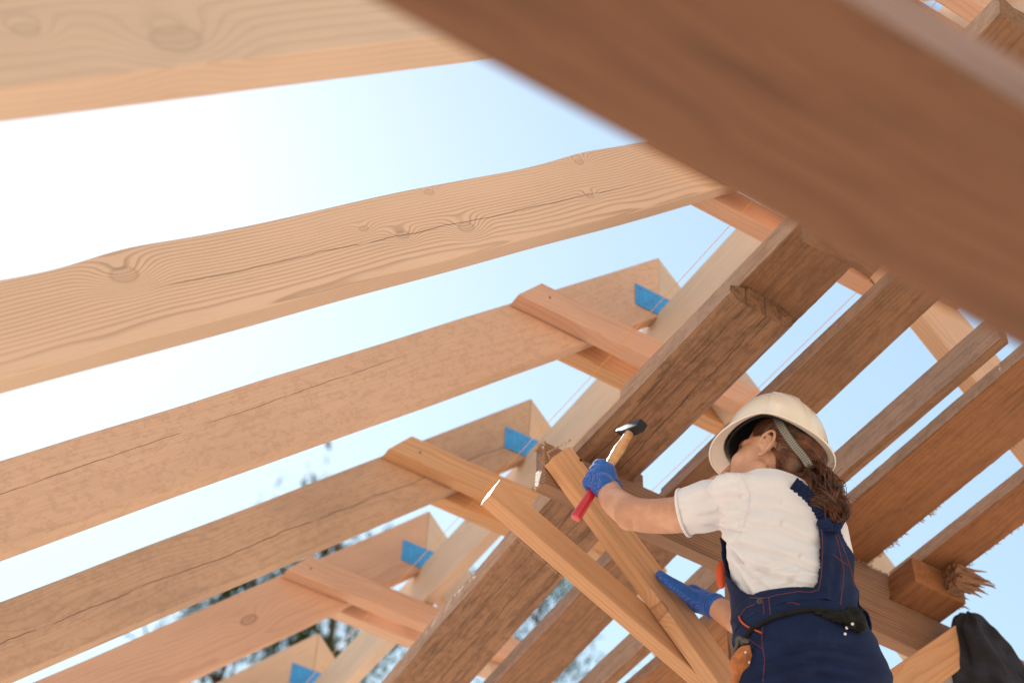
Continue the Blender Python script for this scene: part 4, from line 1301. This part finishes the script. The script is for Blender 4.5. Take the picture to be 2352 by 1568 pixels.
bm.faces.new(rings[0][::-1]); bm.faces.new(rings[-1])
JK = NT('jacket_black')
tc = JK.new('ShaderNodeTexCoord').outputs['Object']
n1 = JK.noise(tc, 20., 4.); n2 = JK.noise(tc, 350., 4., .7)
c = JK.mix(JK.ss(n1, .4, .6), (.007, .008, .013), (.013, .018, .036))
c = JK.mix(JK.m('MULTIPLY', JK.ss(n2, .6, .72), JK.ss(n1, .45, .6)), c, (.10, .08, .06))
JK.nt.links.new(c, JK.b.inputs['Base Color']); JK.b.inputs['Roughness'].default_value = .85
JK.bump(n2, .3, .002)
jk = link('jacket', bm2me(bm, 'jacket'), JK.mat, None, True)
tag(jk, 'black jacket hanging in folds from the end of the orange batten', 'jacket')

# board under her feet
for i in range(3):
    x = HIP.z - .92 - .094
    y0 = HIP.y - .25 + i * .19
    o = board('scaffold_plank', V((.9, y0, HIP.z - .92 - .055 + .0)), V((3.6, y0, HIP.z - .92 - .055)), V((0, 1, 0)), .18, .04, 'dark2', seed=300 + i)
    tag(o, 'lower plank the woman stands on, below the bottom edge of the photo', 'plank', 'planks under the worker')
# ---------------------------------------------------------------- ground, trees, sky, camera
GZ = -1.6
def ground():
    bm = bmesh.new(); n = 60; S = 900.
    g = {}
    for i in range(n + 1):
        for j in range(n + 1):
            u, v = 2 * i / n - 1, 2 * j / n - 1
            x, y = S * u * abs(u) ** 1.5, S * v * abs(v) ** 1.5
            g[i, j] = bm.verts.new((x, y, GZ + .05 * noise.noise(V((x * .2, y * .2, 0)))))
    for i in range(n):
        for j in range(n): bm.faces.new((g[i, j], g[i + 1, j], g[i + 1, j + 1], g[i, j + 1]))
    return bm2me(bm, 'ground')
T = NT('sandy_ground')
tc = T.new('ShaderNodeTexCoord').outputs['Object']
n1 = T.noise(tc, .4, 6., .6); n2 = T.noise(tc, 14., 5., .6)
c = T.mix(T.ss(n1, .4, .65), (.52, .42, .335), (.44, .35, .275))
c = T.mix(T.ss(n2, .45, .7, 0., .4), c, (.58, .48, .39))
T.nt.links.new(c, T.b.inputs['Base Color']); T.b.inputs['Roughness'].default_value = .95
T.bump(n2, .5, .02)
tag(link('ground', ground(), T.mat), 'sandy building site ground', None, None, 'structure')

T = NT('pine_needles')
oi = T.new('ShaderNodeObjectInfo').outputs['Random']
tc = T.new('ShaderNodeTexCoord').outputs['Object']
nn = T.noise(tc, 1.3, 3.)
c = T.mix(T.ss(nn, .35, .65), (.028, .05, .016), (.075, .11, .03))
T.nt.links.new(c, T.b.inputs['Base Color']); T.b.inputs['Roughness'].default_value = 1.; T.b.inputs['Specular IOR Level'].default_value = 0.
NEED = T.mat
BARK = simple('pine_bark', (.13, .08, .05), .9, 0, .2, 3., .4)
def pine(base, h, crown0, R, label, seed, clumps, dens=60, taper=.75):
    rnd = random.Random(seed)
    root = empty('pine_tree', base, label, 'tree', 'pine trees behind the roof')
    bm = bmesh.new()
    tr = [base + V((.4 * math.sin(i * .7 + seed) * i / 10, .3 * math.cos(i * .9) * i / 10, h * i / 10)) for i in range(11)]
    tubebm(bm, tr, [.26 * (1 - .09 * i) for i in range(11)], 10)
    lf = bmesh.new()
    for c in range(clumps):
        u = rnd.random() ** taper
        z = crown0 + (h - crown0) * u
        a = rnd.random() * 6.283
        rr = R * (1 - u) ** .7 * (.35 + .75 * rnd.random()) + .25
        p0 = base + V((0, 0, z - .25 * rr))
        p1 = base + V((math.cos(a) * rr, math.sin(a) * rr, z + .1 * rr))
        ti = min(9.99, (z - .25 * rr) / h * 10); i0 = int(ti)
        off = tr[i0].lerp(tr[i0 + 1], ti - i0) - (base + V((0, 0, h * ti / 10)))
        p0 += off; p1 += off
        tubebm(bm, [p0, p0.lerp(p1, .5) + V((0, 0, .1)), p1], [.045, .03, .012], 5)
        for g in range(dens):
            q = p1 + V((rnd.gauss(0, .36), rnd.gauss(0, .36), rnd.gauss(0, .2)))
            d = V((rnd.gauss(0, 1), rnd.gauss(0, 1), rnd.gauss(.3, 1))).normalized()
            s = d.orthogonal().normalized() * (.024 + .03 * rnd.random())
            l = .14 + .16 * rnd.random()
            vs = [lf.verts.new(q + s), lf.verts.new(q - s), lf.verts.new(q - s * .4 + d * l), lf.verts.new(q + s * .4 + d * l)]
            lf.faces.new(vs)
    link('trunk', bm2me(bm, 'trunk'), BARK, root, True)
    me = bpy.data.meshes.new('crown'); lf.to_mesh(me); lf.free()
    link('crown', me, NEED, root)
    return root
def azp(az, R): return V((R * math.sin(math.radians(az)), R * math.cos(math.radians(az)), GZ))
pine(azp(21.6, 21), 19.5, 9.0, 2.2, 'dark green pine behind the rafter tips at lower left', 3, 95, 110, 1.8)
pine(azp(17.2, 23), 19.3, 9., 2.0, 'thin pine at the far lower left, only its tips showing between the rafters', 7, 60, 80)
pine(azp(30.9, 25), 21.3, 12., 1.9, 'sparse pine seen between the dark planks left of the crossing battens', 11, 42, 60)

# sun and sky
EL, AZM = 50., 4.
w = bpy.data.worlds.new('World'); sc.world = w; w.use_nodes = True
nt = w.node_tree; bg = nt.nodes['Background']
sky = nt.nodes.new('ShaderNodeTexSky'); sky.sky_type = 'NISHITA'; sky.sun_disc = False
sky.sun_elevation = math.radians(EL); sky.sun_rotation = math.radians(AZM)
sky.air_density = 2.5; sky.dust_density = .3; sky.ozone_density = 1.; sky.altitude = 0
wb = nt.nodes.new('ShaderNodeMix'); wb.data_type = 'RGBA'; wb.blend_type = 'MULTIPLY'; wb.inputs[0].default_value = 1.; wb.inputs[7].default_value = (1.0, 1.0, 1.0, 1)
nt.links.new(sky.outputs[0], wb.inputs[6]); nt.links.new(wb.outputs[2], bg.inputs[0]); bg.inputs[1].default_value = SKY
sd = V((math.sin(math.radians(AZM)) * math.cos(math.radians(EL)), math.cos(math.radians(AZM)) * math.cos(math.radians(EL)), math.sin(math.radians(EL))))
ld = bpy.data.lights.new('sun', 'SUN'); ld.energy = SUN; ld.angle = math.radians(.53); ld.color = (1, .93, .86)
lo = bpy.data.objects.new('sun', ld); COL.objects.link(lo)
lo.rotation_mode = 'QUATERNION'; lo.rotation_quaternion = sd.to_track_quat('Z', 'Y'); lo.location = sd * 60

cam = bpy.data.cameras.new('camera'); co = bpy.data.objects.new('camera', cam); COL.objects.link(co)
co.matrix_world = Matrix((CX, -CY, -CZ)).transposed().to_4x4()
cam.sensor_width = 36; cam.lens = F * 36 / 2352
cam.clip_start = .05; cam.clip_end = 3000
cam.dof.use_dof = True; cam.dof.focus_distance = 3.85; cam.dof.aperture_fstop = 2.8; cam.dof.aperture_blades = 9
sc.camera = co
sc.view_settings.view_transform = 'Standard'; sc.view_settings.look = 'None'
sc.view_settings.exposure = EXPO; sc.view_settings.gamma = 1
sc.render.resolution_x, sc.render.resolution_y = 1024, 682
